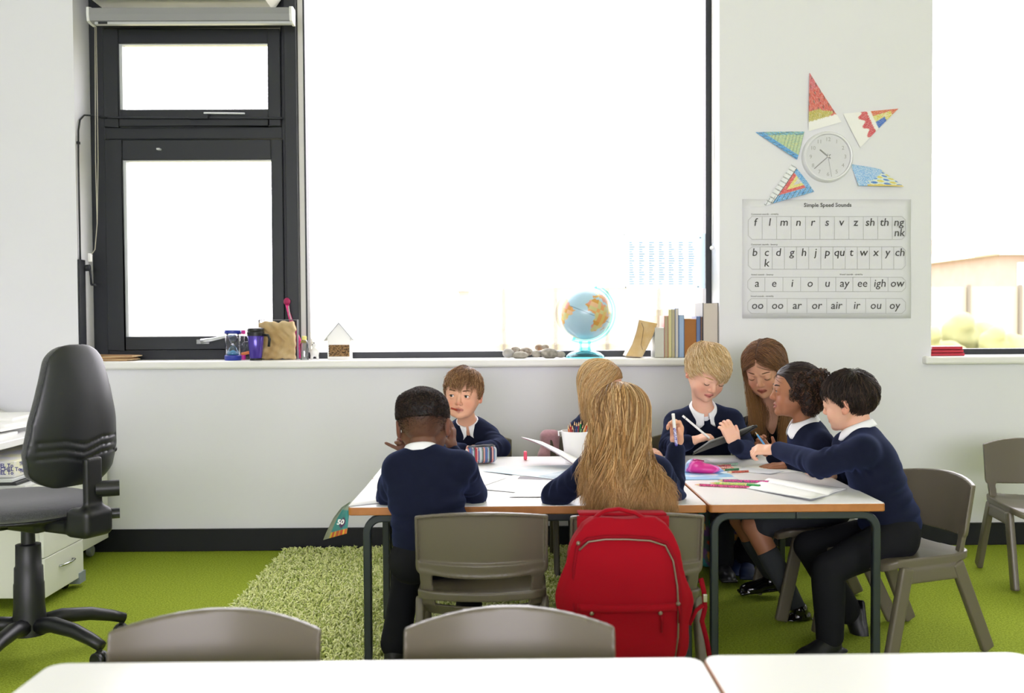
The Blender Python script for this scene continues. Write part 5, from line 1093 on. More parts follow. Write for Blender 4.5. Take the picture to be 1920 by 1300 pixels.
def head_sdf(f, C, R, s, o, ear=True):
    L_ = lambda x, y, z: C+R@(V(x, y, z)*s)
    E = lambda c, r, k=.01, op='u', Q=None: f.ell(L_(*c), np.array(r)*s, R if Q is None else R@Q, k*s, op)
    Cn = lambda a, b, ra, rb, k=.008, op='u': f.cone(L_(*a), L_(*b), ra*s, rb*s, k*s, op)
    fl = o.get('full', 1.0)
    E((0, -.012, .030), (.072, .089, .078), 0); E((0, .026, -.004), (.059, .050, .074), .02)
    E((0, .028, -.052), (.046*fl, .044, .040), .022); E((0, .062, -.078), (.017, .014, .013), .016)
    for q in (-1, 1):
        E((q*.034, .046, -.036), (.025*fl, .022, .025), .016); Cn((q*.050, .0, -.03), (q*.028, .045, -.066), .016, .014, .02)
        E((q*.030, .095, .004), (.019, .0145, .0125), .012, 's')
        Cn((q*.013, .0765, .0175), (q*.040, .066, .0165), .005, .0045, .010)
        E((q*.030, .0650, .003), (.0142, .0142, .0142), .003)
        op = o.get('eye', 1)
        if op > 0: E((q*.030, .0835, .0025), (.0125, .012, .0052*op), .0012, 's')
        E((q*.0095, .0795, -.0275), (.0062, .0065, .0055), .005); 
        if ear:
            Q = rz(-q*.42)@ry(q*.10); E((q*.0745, -.010, -.006), (.0062, .0165, .027), .004, 'u', Q); E((q*.0815, -.002, -.002), (.0065, .0095, .0165), .003, 's', Q); E((q*.072, -.003, -.026), (.006, .008, .008), .004)
    Cn((0, .073, .008), (0, .0875, -.0225), .0062, .0088, .009)
    mw = o.get('mouth', 0)
    for q in (-1, 1):
        Cn((q*.0185, .0665, -.0525), (q*.003, .0775, -.0485+mw), .0028, .0044, .004); Cn((q*.0155, .068, -.0545), (0, .0765, -.0575-mw), .0032, .0052, .004)
    if mw: E((0, .082, -.053), (.012, .010, .0028+mw), .001, 's')
def hand_sdf(f, W, d, n, side, curls, sc=1.0, thumb=(.55, .75, .25), thumb2=None, spread=.10, k=.006):
    """W wrist, d finger direction, n direction the palm faces, side +1 right hand, -1 left; curls: bend of each finger"""
    d = unit(d); n = unit(V(*n)-d*np.dot(V(*n), d)); t = np.cross(d, n)*side; R = np.stack([t, d, n], 1); W = V(*W)
    f.cone(W-d*.012*sc, W+d*.016*sc, .0185*sc, .0185*sc, .006)
    f.box(W+d*.042*sc, (.0265*sc, .030*sc, .0095*sc), R, .009*sc, .010); f.ell(W+d*.024*sc+t*.018*sc+n*.006*sc, (.013*sc, .022*sc, .011*sc), R, .008)
    for i in range(4):
        off = (.0205, .0070, -.0070, -.0195)[i]; L = (.050, .056, .052, .041)[i]*sc; b = W+d*(.0685-.004*(i == 3)-.002*(i == 0))*sc+t*off*sc
        ang = 0; p = b; dd0 = unit(d+t*spread*(1.5-i)*.6); c = curls[i] if hasattr(curls, '__len__') else curls
        f.cone(b-d*.012*sc, b, .0078*sc, .0074*sc, k)
        for j, (fr_, w) in enumerate(((.44, .9), (.31, 1.15), (.25, .7))):
            ang += c*w; dd = dd0*math.cos(ang)+n*math.sin(ang); q = p+dd*L*fr_; r0, r1 = (.0073, .0068, .0062, .0053)[j]*sc, (.0073, .0068, .0062, .0053)[j+1]*sc
            f.cone(p, q, r0, r1, .0012); p = q
    tb = W+d*.016*sc+t*.020*sc+n*.004*sc; td = unit(d*thumb[0]+t*thumb[1]+n*thumb[2]); f.cone(tb, tb+td*.030*sc, .0105*sc, .0085*sc, .006)
    t2 = thumb2 or (.85, .25, .35); td2 = unit(d*t2[0]+t*t2[1]+n*t2[2]); f.cone(tb+td*.030*sc, tb+td*.030*sc+td2*.024*sc, .0082*sc, .0062*sc, .0015)
def skin_col(base, C, R, s, o):
    b = np.array(lin(base)); lip = np.array(lin(o.get('lip', 'b8675e'))); red = np.array(lin(o.get('flush', 'c8715a')))
    fade = o.get('fade')
    def fn(co):
        l = ((co-C)@R)/s; c = np.tile(b, (len(co), 1)); x, y, z = l.T; near = np.abs(l).max(1) < .2
        def mix(w, col): 
            nonlocal c
            w = (np.clip(w, 0, 1)*near)[:, None]; c = c*(1-w)+col*w
        for q in (-1, 1): mix(.42*np.exp(-((x-q*.036)**2+(z+.030)**2)/.0004)*(y > .03), red)
        mix(.55*((np.abs(x) > .070) & (np.abs(z) < .035)), red); mix(.35*np.exp(-(x**2+(z+.024)**2)/.00012)*(y > .08), red)
        w = 1-(x/.0205)**2; lm = (np.abs(z+.0525) < .0082*np.sqrt(np.clip(w, 0, 1))) & (y > .055) & (w > 0); mix(lm*.85, lip)
        mix(((np.abs(z+.0528) < .0016) & (np.abs(x) < .018) & (y > .055))*.8, lip*.25)  # shade of the groove between the lips, painted as a dark line
        for q in (-1, 1): mix(((x-q*.006)**2+(z+.0325)**2 < .0000062)*(y > .07)*.7, b*.2)
        if fade is not None:
            zh = .030+0*y; mix(np.clip((z+.045)/.085, 0, 1)*(y < .045)*(np.abs(x) < .070)*(z > -.05)*.85*((z > -.02) | (y < 0)), np.array(lin(fade)))
        return c
    return fn
def seg_r(pts, i): return pts[i]
HL_Y = np.array([-.12, -.05, -.01, .012, .030, .055, .075, .10]); HL_Z = np.array([-.052, -.045, -.010, .012, .034, .058, .070, .074])
SK = V(.0735, .0905, .0795); SKC = V(0, -.012, .030)
def cap_field(C, R, s, hl, inf=.006, h=.0035, rough=.0015, extra=None):
    f = Field(C-.16*s, C+.16*s, h); f.ell(C+R@(SKC*s), (SK+inf)*s, R, 0)
    if extra: extra(f)
    X, Y, Z = f.ax[0][:, None, None]-C[0], f.ax[1][None, :, None]-C[1], f.ax[2][None, None, :]-C[2]
    l = [(X*R[0, i]+Y*R[1, i]+Z*R[2, i])/s for i in range(3)]; zh = hl(l[0], l[1])
    f.f = np.maximum(f.f, ((zh-l[2])*s*.8).astype(np.float32)); f.rough(rough, 160, 3); return f.mesh(1)
def flow_strands(C, R, s, n, hl, whorl, length, lift=.012, comb=(0, 0, 0), steps=8, seed=1, swirl=.35, droop=0.0, rmin=None):
    """strands that follow the skull away from the whorl, combed towards `comb` (local)"""
    r = np.random.default_rng(seed); out = []; u = r.normal(size=(n*3, 3)); u /= np.linalg.norm(u, axis=1)[:, None]; p = SKC+u*SK
    keep = p[:, 2] > hl(p[:, 0], p[:, 1])+.0; p = p[keep][:n]; n = len(p); wv = unit(whorl); zo = p[:, 2]-hl(p[:, 0], p[:, 1]); ln = length*r.uniform(.6, 1.15, n)*np.where(p[:, 1] < .045, np.clip(.22+zo/.055, .22, 1), 1); pts = [p*1.0]
    nz = r.normal(size=(n, 3))*.16; cl = np.floor(np.arctan2(p[:, 0], p[:, 1])*9)+np.floor(p[:, 2]*120); nz += np.stack([np.sin(cl*12.9), np.sin(cl*78.2), np.sin(cl*37.7)], 1)*.28
    q = p.copy()
    for j in range(steps):
        e = (q-SKC)/SK; e /= np.linalg.norm(e, axis=1)[:, None]; nrm = e/SK; nrm /= np.linalg.norm(nrm, axis=1)[:, None]
        away = (q-SKC)-(SKC*0+wv*.09); d = away/np.linalg.norm(away, axis=1)[:, None]+np.cross(nrm, away/.09)*swirl+np.array(comb)+nz+np.array([0, 0, -droop])
        d -= nrm*(d*nrm).sum(1)[:, None]; d /= np.linalg.norm(d, axis=1)[:, None]; q = q+d*(ln/steps)[:, None]
        e = (q-SKC)/SK; k = np.linalg.norm(e, axis=1)[:, None]; t = (j+1)/steps; base = SKC+e/k*(SK+lift*math.sin(t*PI*.75)*(.7+.3*r.random(1))); q = np.where(e[:, 2:3]*0+1 > 0, base, q); pts.append(q.copy())
    P_ = np.stack(pts, 1); P_ += (r.normal(size=(n, 1, 3))*.0018)
    return C+(P_*s)@R.T
def haircol(n, per, cols, seed=0, tip=None, M=None, nside=3):
    r = np.random.default_rng(seed); pal = np.array([lin(c) for c in cols]); c = pal[r.integers(0, len(pal), n)]*r.uniform(.85, 1.15, (n, 1)); out = np.repeat(c[:, None], M, 1)
    if tip is not None: t = np.linspace(0, 1, M)[None, :, None]**1.5; out = out*(1-t*.6)+np.array(lin(tip))*t*.6
    return np.repeat(out[:, :, None], nside, 2).reshape(-1, 3)
def make_hair(root, base, sts, basecol, name='hair', rough=.42):
    vs, Fs, cs, o_ = [], [], [], 0
    if base is not None: v, F = base; vs.append(v); Fs.append(F); cs.append(np.tile(np.array(lin(basecol)), (len(v), 1))); o_ = len(v)
    for pts, rad, col in sts: v, F = strands(pts, rad); vs.append(v); Fs.append(F+o_); cs.append(col); o_ += len(v)
    return fastmesh(name, np.concatenate(vs), np.concatenate(Fs), M_hair, root, col=np.concatenate(cs))
def face_bits(root, C, R, s, o):
    L_ = lambda x, y, z: C+R@(V(x, y, z)*s); g = unit(V(*o.get('gaze', (0, 1, 0)))); op = o.get('eye', 1)
    for q in (-1, 1):
        c = L_(q*.030, .0650, .003)
        if op > 0:
            mb = MB(); mb.sph(c, .0127*s, 20, 16, R=R); gw = R@g
            def ec(co, c=c): 
                a = ((co-c)/(.0127*s))@gw; k = np.tile(np.array(lin('e6e0dc')), (len(co), 1)); k[a > .87] = lin(o.get('iris', '4a3222')); k[a > .965] = lin('080606'); return k
            mb.sph(c, .0127*s, 36, 28, R=R) if False else None
            mb = MB(); mb.sph(c, .0127*s, 40, 32, R=R); mb.build('eye', M_eye, root, smooth=True, col=ec)
        zt_ = .0025+.0056*op if op > 0 else -.0035; zs_ = -1 if op <= 0 else 1
        pts = [L_(q*.030+x, .0650+.0150*math.sqrt(max(0, 1-(x/.0152)**2))*.98, zt_-zs_*.0045*(x/.0125)**2) for x in np.linspace(-.0125, .0125, 9)]
        MB().tube(pts, [.0004, .0009, .0011, .0012, .0012, .0012, .0012, .0010, .0005], 5).build('eyelash', M_lash, root, smooth=True)
        bc = o.get('brow', '5a4030'); pts = [L_(q*x, y, z+o.get('browz', 0)) for x, y, z in ((.012, .0795, .0225), (.020, .0795, .0245), (.030, .0765, .0262), (.039, .0700, .0255), (.045, .0625, .0225))]
        MB().tube(pts, [.0016, .0026, .0026, .0020, .0008], 6).build('eyebrow', mat('brow_'+bc, bc, .85), root, smooth=True)
def collar(root, N, up, fw, r0=.043, sc=1.0, front=1.0, gap=.10, m=None, name='shirt_collar', lift=0.0):
    R = frame(fw, up); 
    def fn(a, b):
        ph = (-PI+gap)+(2*PI-2*gap)*a; k = abs(ph)/PI; dirv = V(-math.sin(ph), -math.cos(ph)*1.0, 0)*V(1, 1.05, 1)
        if b < .34: t = b/.34; r = r0+.001; z = -.012+.034*t
        else: t = (b-.34)/.66; r = r0+.002+(.011+.012*k**2)*t*(1.0); ex = math.exp(-((k-.84)/.09)**2)*front; r += .010*ex*t; z = .022-(.026+.034*ex)*t+.004*math.sin(t*PI)
        z -= .012*k**2
        return V(*N)+R@((dirv*r+V(0, 0, z+lift))*sc)
    mb = MB(); mb.grid(fn, 44, 10); return mb.build(name, m or M_shirt, root, solid=.0022, smooth=True, merge='nonorm')
def shoe(root, ankle, toe, sole_n=(0, 0, 1), sc=1.0, m=None, name='shoe'):
    a = V(*ankle); d = unit(V(*toe)); n = unit(V(*sole_n)-d*np.dot(V(*sole_n), d)); t = np.cross(d, n); R = np.stack([t, d, n], 1); hl = a-n*.052*sc
    f = Field(a-.24*sc, a+.24*sc, .004); f.ell(hl+d*.02*sc+n*.026*sc, (.034*sc, .062*sc, .034*sc), R); f.ell(hl+d*.088*sc+n*.018*sc, (.038*sc, .060*sc, .028*sc), R, .02); f.cone(a+n*.01, hl+n*.03*sc, .034*sc, .032*sc, .01)
    f.plane(hl, -n); f.box(hl+d*.055*sc+n*.006*sc, (.037*sc, .098*sc, .007*sc), R, .006, 0); f.cone(a+n*.05*sc, a+n*.004*sc, .027*sc, .026*sc, .002, 's')
    if hl[2]-.0 < .03: f.plane((0, 0, .001), (0, 0, -1))
    v, F = f.mesh(3); return fastmesh(name, v, F, m or M_shoe, root)
def build_person(J, label, o, cat='person'):
    """J: joints in the room; o: looks"""
    sc = o.get('sc', 1.0); hs = o.get('hs', 1.03); pel, neck = V(*J['pel']), V(*J['neck']); up = unit(neck-pel); tf = unit(V(*J['tf'])-up*np.dot(J['tf'], up)); Rt = frame(tf, up)
    side = Rt[:, 0]; w = o.get('sw', .118)*sc; sh = {1: V(*J['shR']) if 'shR' in J else neck-up*.045*sc+side*w, -1: V(*J['shL']) if 'shL' in J else neck-up*.045*sc-side*w}
    el = {1: V(*J['elR']), -1: V(*J['elL'])}; wr = {1: V(*J['wrR']), -1: V(*J['wrL'])}
    C = V(*J['head']); Rh = frame(J['hf'], V(*J.get('hu', (0, 0, 1))))
    root = thing('person', label, cat, (pel[0], pel[1], 0), group=None)
    allp = [pel, neck, C]+list(sh.values())+list(el.values())+list(wr.values())
    h = o.get('h', .003)
    legs = {q: (pel-up*.03+side*q*.068*sc, V(*J['knR' if q > 0 else 'knL']), V(*J['anR' if q > 0 else 'anL'])) for q in (-1, 1)} if 'knR' in J else {}
    bl = o.get('bare_legs'); pts = allp+([p for q in legs.values() for p in q] if bl else [])
    lo, hi = np.min(pts, 0)-.13, np.max(pts, 0)+.13; hi[2] = max(hi[2], C[2]+.135*hs)
    f = Field(lo, hi, h)
    # body under the clothes
    f.ell(pel+up*.62*np.linalg.norm(neck-pel), V(.098, .064, .11)*sc, Rt, 0); f.ell(pel+up*.25*np.linalg.norm(neck-pel), V(.088, .062, .11)*sc, Rt, .03); f.ell(pel, V(.10, .072, .075)*sc, Rt, .03)
    for q in (-1, 1):
        f.cone(neck-up*.02*sc, sh[q], .034*sc, .034*sc, .03); f.cone(sh[q], el[q], .032*sc, .027*sc, .012); f.cone(el[q], wr[q], .027*sc, .0185*sc, .006)
        if bl: hp, kn, an = legs[q]; f.cone(hp, kn, .056*sc, .041*sc, .02); f.cone(kn, kn*.6+an*.4, .041*sc, .037*sc, .01); f.cone(kn*.6+an*.4, an, .037*sc, .023*sc, .01)
    nt_ = C+Rh@(V(0, -.024, -.05)*hs); f.cone(nt_, neck, .036*hs, .040*sc, .018)
    f2 = f; head_sdf(f2, C, Rh, hs, o)
    if o.get('chest'): f.ell(neck-up*.05+tf*.03, V(.07, .035, .05)*sc, Rt, .03)
    for q, key in ((1, 'haR'), (-1, 'haL')):
        if key in J: hd = J[key]; hand_sdf(f, wr[q]+unit(hd['d'])*.010, hd['d'], hd['n'], q, hd.get('c', .5), hd.get('sc', .92)*sc, hd.get('th', (.55, .75, .25)), hd.get('th2'), hd.get('sp', .1))
    v, F = f.mesh(1); fastmesh('body', v, F, skinmat(o['skin']), root, col=skin_col(o['skin'], C, Rh, hs, o))
    face_bits(root, C, Rh, hs, o)
    # upper garment
    inf = o.get('inf', .013); ch = o.get('hc', .0042); lo2, hi2 = np.min(allp, 0)-.12, np.max([p for p in allp if p is not C], 0)+.12; lo2[2] = pel[2]-.12
    f = Field(lo2, hi2, ch); H = np.linalg.norm(neck-pel)
    f.ell(pel+up*.60*H-tf*.004, (V(.104, .074, .125)*sc+inf), Rt, 0); f.ell(pel+up*.28*H, (V(.100, .072, .12)*sc+inf), Rt, .03); f.ell(pel+up*.02, (V(.106, .080, .085)*sc+inf), Rt, .03)
    for q in (-1, 1):
        f.cone(neck-up*.030*sc, sh[q], (.034*sc+inf), (.033*sc+inf), .035); f.cone(sh[q], el[q], (.034*sc+inf), (.031*sc+inf), .022)
    for q in (-1, 1):
        cf = wr[q]-unit(wr[q]-el[q])*.004; f.cone(el[q], cf, (.031*sc+inf*.9), (.0225*sc+inf*.5), .006)
    if o.get('folds', 1):
        band = np.abs(f.f) < .03; I = np.nonzero(band); X, Y, Z = [f.ax[i][I[i]] for i in range(3)]; d_ = np.zeros_like(X)
        for q in (-1, 1):   # creases that ring the elbow and armpit
            for c_, ax_, am, wl in ((el[q], unit(wr[q]-sh[q]), .0042, .021), (sh[q]*.7+el[q]*.3-up*.02, unit(el[q]-sh[q]+.3*tf), .0035, .026)):
                r_ = np.sqrt((X-c_[0])**2+(Y-c_[1])**2+(Z-c_[2])**2); ph = ((X-c_[0])*ax_[0]+(Y-c_[1])*ax_[1]+(Z-c_[2])*ax_[2])/wl*2*PI*.62; n1 = vnoise([X*38, Y*38, Z*38], int(wl*1e4)+q); n2 = vnoise([X*55, Y*55, Z*55], 7+q); d_ += am*2.3*np.exp(-(r_/.062)**2)*np.sin(ph+5*n1)*np.clip(.25+1.6*n2, 0, 1)
        zz = (X-pel[0])*up[0]+(Y-pel[1])*up[1]+(Z-pel[2])*up[2]; d_ += .008*np.exp(-((zz-.07)/.09)**2)*np.sin(zz/.045*2*PI+6*vnoise([X*16, Y*16, Z*16], 3))*np.clip(.3+1.5*vnoise([X*22, Y*22, Z*22], 4), 0, 1)
        f.f[I] += d_.astype(np.float32)
    f.rough(.0035, 20, int(abs(pel[0])*100)); f.rough(.0012, 60, 5)
    vd = o.get('vneck', .045)
    f.cone(neck+up*.10, neck-up*.016*sc, .050*sc, .047*sc, .004, 's')
    if vd: f.cone(neck+tf*.055*sc+up*.02, neck+tf*.080*sc-up*vd, .034*sc, .006, .003, 's')
    f.plane(pel-up*o.get('hem', .055), -up)
    v, F = f.mesh(1); top = fastmesh(o.get('topname', 'jumper'), v, F, o.get('top', M_navy), root)
    if o.get('collar', 1): collar(root, neck+up*.006, unit(unit(C-neck)+up*1.5), tf, .043*sc, 1.0, front=o.get('cf', 1), gap=o.get('cgap', .12))
    if o.get('shirt_v', 1) and vd: MB().sph(neck-up*.026+tf*.034, V(.028, .018, .030)*sc, 14, 10, R=Rt).build('shirt_front', M_shirt, root, smooth=True)
    # lower garment
    if legs:
        P_ = [p for q in legs.values() for p in q]+[pel]; lo, hi = np.min(P_, 0)-.11, np.max(P_, 0)+.11; f = Field(lo, hi, .0048); ti = .012
        f.ell(pel-up*.01, V(.108, .082, .085)*sc+ti*.3, Rt, 0)
        for q in (-1, 1):
            hp, kn, an = legs[q]
            if bl: f.cone(hp, kn*.86+hp*.14, .068*sc, .062*sc, .03)
            else: f.cone(hp, kn, .062*sc+ti*.6, .042*sc+ti*.6, .02); f.cone(kn, an*.97+kn*.03, .041*sc+ti*.8, .030*sc+ti*1.2, .006)
        if bl: f.cone(legs[1][0], legs[-1][0], .07, .07, .03); a_, b_ = legs[1][1], legs[-1][1]; f.cone((legs[1][0]+legs[-1][0])/2, (a_*.8+b_*.8)/2+(legs[1][0]+legs[-1][0])*.1, .066, .060, .03)
        f.rough(.004, 26, 9); f.rough(.0016, 70, 2); f.plane(pel+up*.05, up)
        v, F = f.mesh(1); fastmesh('skirt' if bl else 'trousers', v, F, o.get('bottom', M_trou), root)
        for q in (-1, 1):
            hp, kn, an = legs[q]; tk = 'toR' if q > 0 else 'toL'
            if bl: mb = MB(); p0 = kn*.70+an*.30; mb.tube([p0, p0*.97+an*.03, kn*.5+an*.5, kn*.2+an*.8, an], [.0405, .041, .0405, .032, .0275], 16); mb.build('sock', mat('grey_sock', '33373a', .9, bump=(500, .4, .001)), root, smooth=True)
            shoe(root, an, J[tk][0], J[tk][1], o.get('ss', .92), o.get('shoe'))
    return root, C, Rh, hs, neck, up, tf
def Jp(x, y, Y): return P(x, y, Y)
def atz(x, Y, z): q = P(x, 700, Y); return V(q[0], Y, z)
hl_boy = lambda x, y: np.interp(y, HL_Y, HL_Z)
M_navy.node_tree.nodes['Principled BSDF'].inputs['Sheen Tint'].default_value = (.25, .38, 1, 1)
# ---------------- boy, back to the camera, front left
J = dict(pel=(-.215, 2.95, .425), neck=Jp(790, 850, 3.03), tf=(.0, 1, -.1), head=Jp(794, 799, 3.075), hf=(.04, .97, -.20), hu=(-.04, .2, 1),
    shL=Jp(748, 880, 3.00), shR=Jp(862, 876, 3.00), elL=Jp(733, 930, 3.10), elR=Jp(889, 926, 3.12), wrL=Jp(789, 852, 3.175), wrR=Jp(847, 848, 3.15),
    haL=dict(d=(-.86, -.05, .48), n=(.3, -.9, .2), c=[.1, .9, 1.0, 1.1], th=(.5, .3, .5)), haR=dict(d=(.02, .05, 1), n=(-.9, .2, 0), c=[.25, .3, .35, .45], sp=.2),
    knL=(-.30, 3.22, .37), anL=(-.345, 3.06, .085), toL=((.1, 1, -.2), (0, .2, 1)), knR=(-.12, 3.30, .36), anR=(-.12, 3.36, .075), toR=((0, 1, 0), (0, 0, 1)))
pr = build_person(J, 'boy with short black faded hair seen from behind, hands held up at his ears', dict(skin='74503e', flush='804a3a', lip='7a4038', fade='2c1c18', h=.003, hs=1.05, cf=0, vneck=0, hc=.004, eye=0, ss=.95, hem=.095))
root, C, R, s = pr[:4]
v, F = cap_field(C, R, s, lambda x, y: .020+.0*y+np.interp(y, [.03, .06], [0, .036]), inf=.004, h=.003, rough=.0015, extra=lambda f: f.box(C+R@(V(0, -.012, .054)*s), V(.070, .084, .040)*s, R, .039, .015))
r = np.random.default_rng(5); idx = r.integers(0, len(v), 6500); nrm = v[idx]-(C+R@(SKC*s)); nrm /= np.linalg.norm(nrm, axis=1)[:, None]; tt = np.linspace(0, 1, 6)[None, :, None]
a_ = r.normal(size=(len(idx), 3)); a_ -= nrm*(a_*nrm).sum(1)[:, None]; a_ /= np.linalg.norm(a_, axis=1)[:, None]; b_ = np.cross(nrm, a_); ph = tt*9
pts = v[idx][:, None]-nrm[:, None]*.002+nrm[:, None]*tt*.0065+(a_[:, None]*np.cos(ph)+b_[:, None]*np.sin(ph))*.0022
u = r.normal(size=(16000, 3)); u /= np.linalg.norm(u, axis=1)[:, None]; p_ = SKC+u*SK*.99; k_ = (p_[:, 2] > -.03) & (p_[:, 2] < .03) & (p_[:, 1] < .04) & (r.random(16000) < np.clip((p_[:, 2]+.03)/.055, 0, 1)**1.6); p_ = p_[k_]
st_ = C+((p_[:, None]*(1+np.linspace(0, .035, 3)[None, :, None])+r.normal(size=(len(p_), 1, 3))*.0012)*s)@R.T
make_hair(root, (v, F), [(st_, .0008, haircol(len(st_), 0, ('231a18', '1a1312', '3a2a24'), M=3)), (pts, .0009, haircol(len(idx), 0, ('231a18', '1a1312', '3a2a24', '4a3830'), M=6))], '17110f')
# ---------------- boy facing us with the red pencil
J = dict(pel=atz(888, 4.40, .42), neck=Jp(877, 797, 4.30), tf=(0, -1, 0), head=Jp(868, 740, 4.245), hf=(-.16, -.97, -.05), hu=(.05, 0, 1),
    shR=Jp(838, 822, 4.31), shL=Jp(915, 820, 4.30), elR=Jp(826, 846, 4.18), elL=Jp(938, 840, 4.20), wrR=Jp(868, 843, 4.03), wrL=Jp(898, 842, 4.06),
    haR=dict(d=(.9, -.2, -.05), n=(0, -.1, -1), c=.35), haL=dict(d=(-.9, -.25, 0), n=(0, -.1, -1), c=.3),
    knR=atz(850, 4.10, .38), anR=atz(850, 4.12, .07), toR=((0, -1, 0), (0, 0, 1)), knL=atz(925, 4.10, .38), anL=atz(925, 4.12, .07), toL=((0, -1, 0), (0, 0, 1)))
pr = build_person(J, 'brown-haired boy facing us across the table with a red pencil at his mouth', dict(skin='e0ab8e', brow='6a4a34', iris='3a2818', gaze=(.25, .96, -.05), h=.0025, hs=1.06, full=1.06, mouth=.0008, sw=.10, lip='c07a70'))
root, C, R, s = pr[:4]
base = cap_field(C, R, s, hl_boy, inf=.004)
cols = ('8a6444', '9c7450', '6f4e34', 'b08a62', '7a583c')
s1 = flow_strands(C, R, s, 2600, hl_boy, (-.3, -.35, .9), .060, .008, comb=(-.1, .75, -.15), seed=2)
s2 = flow_strands(C, R, s, 500, lambda x, y: np.where(y > .0, .055, .5), (-.5, -.2, .9), .048, .010, comb=(.9, .5, -.2), seed=4)
make_hair(root, base, [(s1, .0011, haircol(len(s1), 0, cols, M=9, seed=1)), (s2, .0011, haircol(len(s2), 0, cols, M=9, seed=3))], '5f432c')
a = C+R@(V(.008, .083, -.0525)*s)
pencil(a+R@V(.0, -.004, .0), P(841, 764, 4.10), .0042, 'b0402a', 'red pencil held in the mouth of the boy facing us', None, tip=False)
# ---------------- girl in front with long hair
J = dict(pel=(.40, 2.97, .425), neck=Jp(1166, 850, 3.02), tf=(-.1, 1, -.1), head=Jp(1157, 790, 3.05), hf=(-.62, .77, -.12), hu=(.05, .05, 1),
    shL=Jp(1105, 885, 3.0), shR=Jp(1230, 885, 3.02), elL=Jp(1040, 932, 3.08), elR=Jp(1258, 932, 3.13), wrL=Jp(1070, 915, 3.27), wrR=Jp(1268, 842, 3.18),
    haR=dict(d=(.05, .1, 1), n=(-.75, -.65, 0), c=[.75, .8, .95, 1.05], th=(.8, .45, .5), th2=(.9, -.1, .35)), haL=dict(d=(.3, .9, -.1), n=(0, 0, -1), c=.2),
    knL=(.30, 3.28, .39), anL=(.30, 3.30, .075), toL=((0, 1, 0), (0, 0, 1)), knR=(.47, 3.28, .39), anR=(.47, 3.30, .075), toR=((0, 1, 0), (0, 0, 1)))
pr = build_person(J, 'girl with very long honey-blonde hair seen from behind, raised hand holding a marker', dict(skin='dca586', h=.003, hs=1.04, collar=0, vneck=0, shirt_v=0, hc=.004, brow='8a6848'))
root, C, R, s = pr[:4]
def long_hair(root, C, R, s, n, part, ends, cols, basecol, tip, seed=1, wave=.006, skull_n=9, fall_n=13, lift=.009, mass=None, hl=None, rad=.0010, inf=.010, wl=22, frame_face=.028, belly=(0, 0, 0)):
    """strands start on the parting, lie over the skull and then fall to `ends(az)`; az 0 = back, +-1 = beside the face"""
    r = np.random.default_rng(seed); az = np.clip(r.uniform(-1, 1, n), -1, 1); az = np.sign(az)*np.abs(az)**.9; ncl = 70; key = np.round(az*ncl)/ncl; az = key+(az-key)*.42+r.normal(size=n)*.004
    y0 = part[0]+(part[1]-part[0])*r.random(n); y0 = np.clip(y0*.5+.5*(np.abs(az)*part[1]+(1-np.abs(az))*part[0]), -.085, .075)
    A = np.stack([np.sign(az)*.003+part[2], y0, 0*y0], 1); e = (A-SKC)/SK; e[:, 2] = np.sqrt(np.clip(1-e[:, 0]**2-e[:, 1]**2, .01, 1)); 
    th = az*frame_face*100; B = np.stack([np.sin(th)*1.0, -np.cos(th)*1.0, -.12+0*th], 1); B /= np.linalg.norm(B, axis=1)[:, None]
    t = np.linspace(0, 1, skull_n)[None, :, None]; om = np.arccos(np.clip((e*B).sum(1), -1, 1))[:, None, None]; sl = (np.sin((1-t)*om)*e[:, None]+np.sin(t*om)*B[:, None])/np.sin(om)
    lf = lift*(.35+.65*r.random((n, 1, 1))); loc = SKC+sl*(SK+lf*np.minimum(1, .4+t)); W = C+(loc*s)@R.T
    E = ends(az, r); st = W[:, -1]; dr = (W[:, -1]-W[:, -2]); dr = dr/np.linalg.norm(dr, axis=1)[:, None]; D_ = np.linalg.norm(E-st, axis=1)[:, None]
    u = np.linspace(0, 1, fall_n+1)[1:][None, :, None]; c1 = st+dr*D_*.33; c2 = E+np.array([0, 0, .33])*D_+np.array(belly); st_, c1_, c2_, E_ = [x[:, None] for x in (st, c1, c2, E)]
    fall = st_*(1-u)**3+3*c1_*u*(1-u)**2+3*c2_*u*u*(1-u)+E_*u**3
    ph = (key*37.7)[:, None, None]; zz = u*D_[:, :, None]; wv = np.concatenate([np.sin(zz*wl*2+ph), np.cos(zz*wl*1.7+ph*1.3), 0*zz], 2)*wave*u**.7
    pts = np.concatenate([W, fall+wv], 1); pts += r.normal(size=(n, 1, 3))*.0016
    base = cap_field(C, R, s, hl or (lambda x, y: np.interp(y, [-.1, 0, .03, .06, .08], [-.06, -.055, .0, .05, .07])), inf=inf*.55, extra=None)
    vs, Fs = [base[0]], [base[1]]
    if mass:
        P_ = np.array([p[:3] for p in mass]); f = Field(P_.min(0)-.09, P_.max(0)+.09, .005)
        for a, b in zip(mass[:-1], mass[1:]):
            if a[3] is not None and b[3] is not None: f.cone(a[:3], b[:3], a[3], b[3], .02)
        f.rough(.006, 60, 4); v, F = f.mesh(1); Fs.append(F+len(vs[0])); vs.append(v)
    return make_hair(root, (np.concatenate(vs), np.concatenate(Fs)), [(pts, rad*r.uniform(.7, 1.3, n), haircol(n, 0, cols, seed=seed, tip=tip, M=skull_n+fall_n)*np.repeat(.68+.64*np.mod(np.abs(np.sin(key*913.7)*43.7), 1), (skull_n+fall_n)*3)[:, None])], basecol)
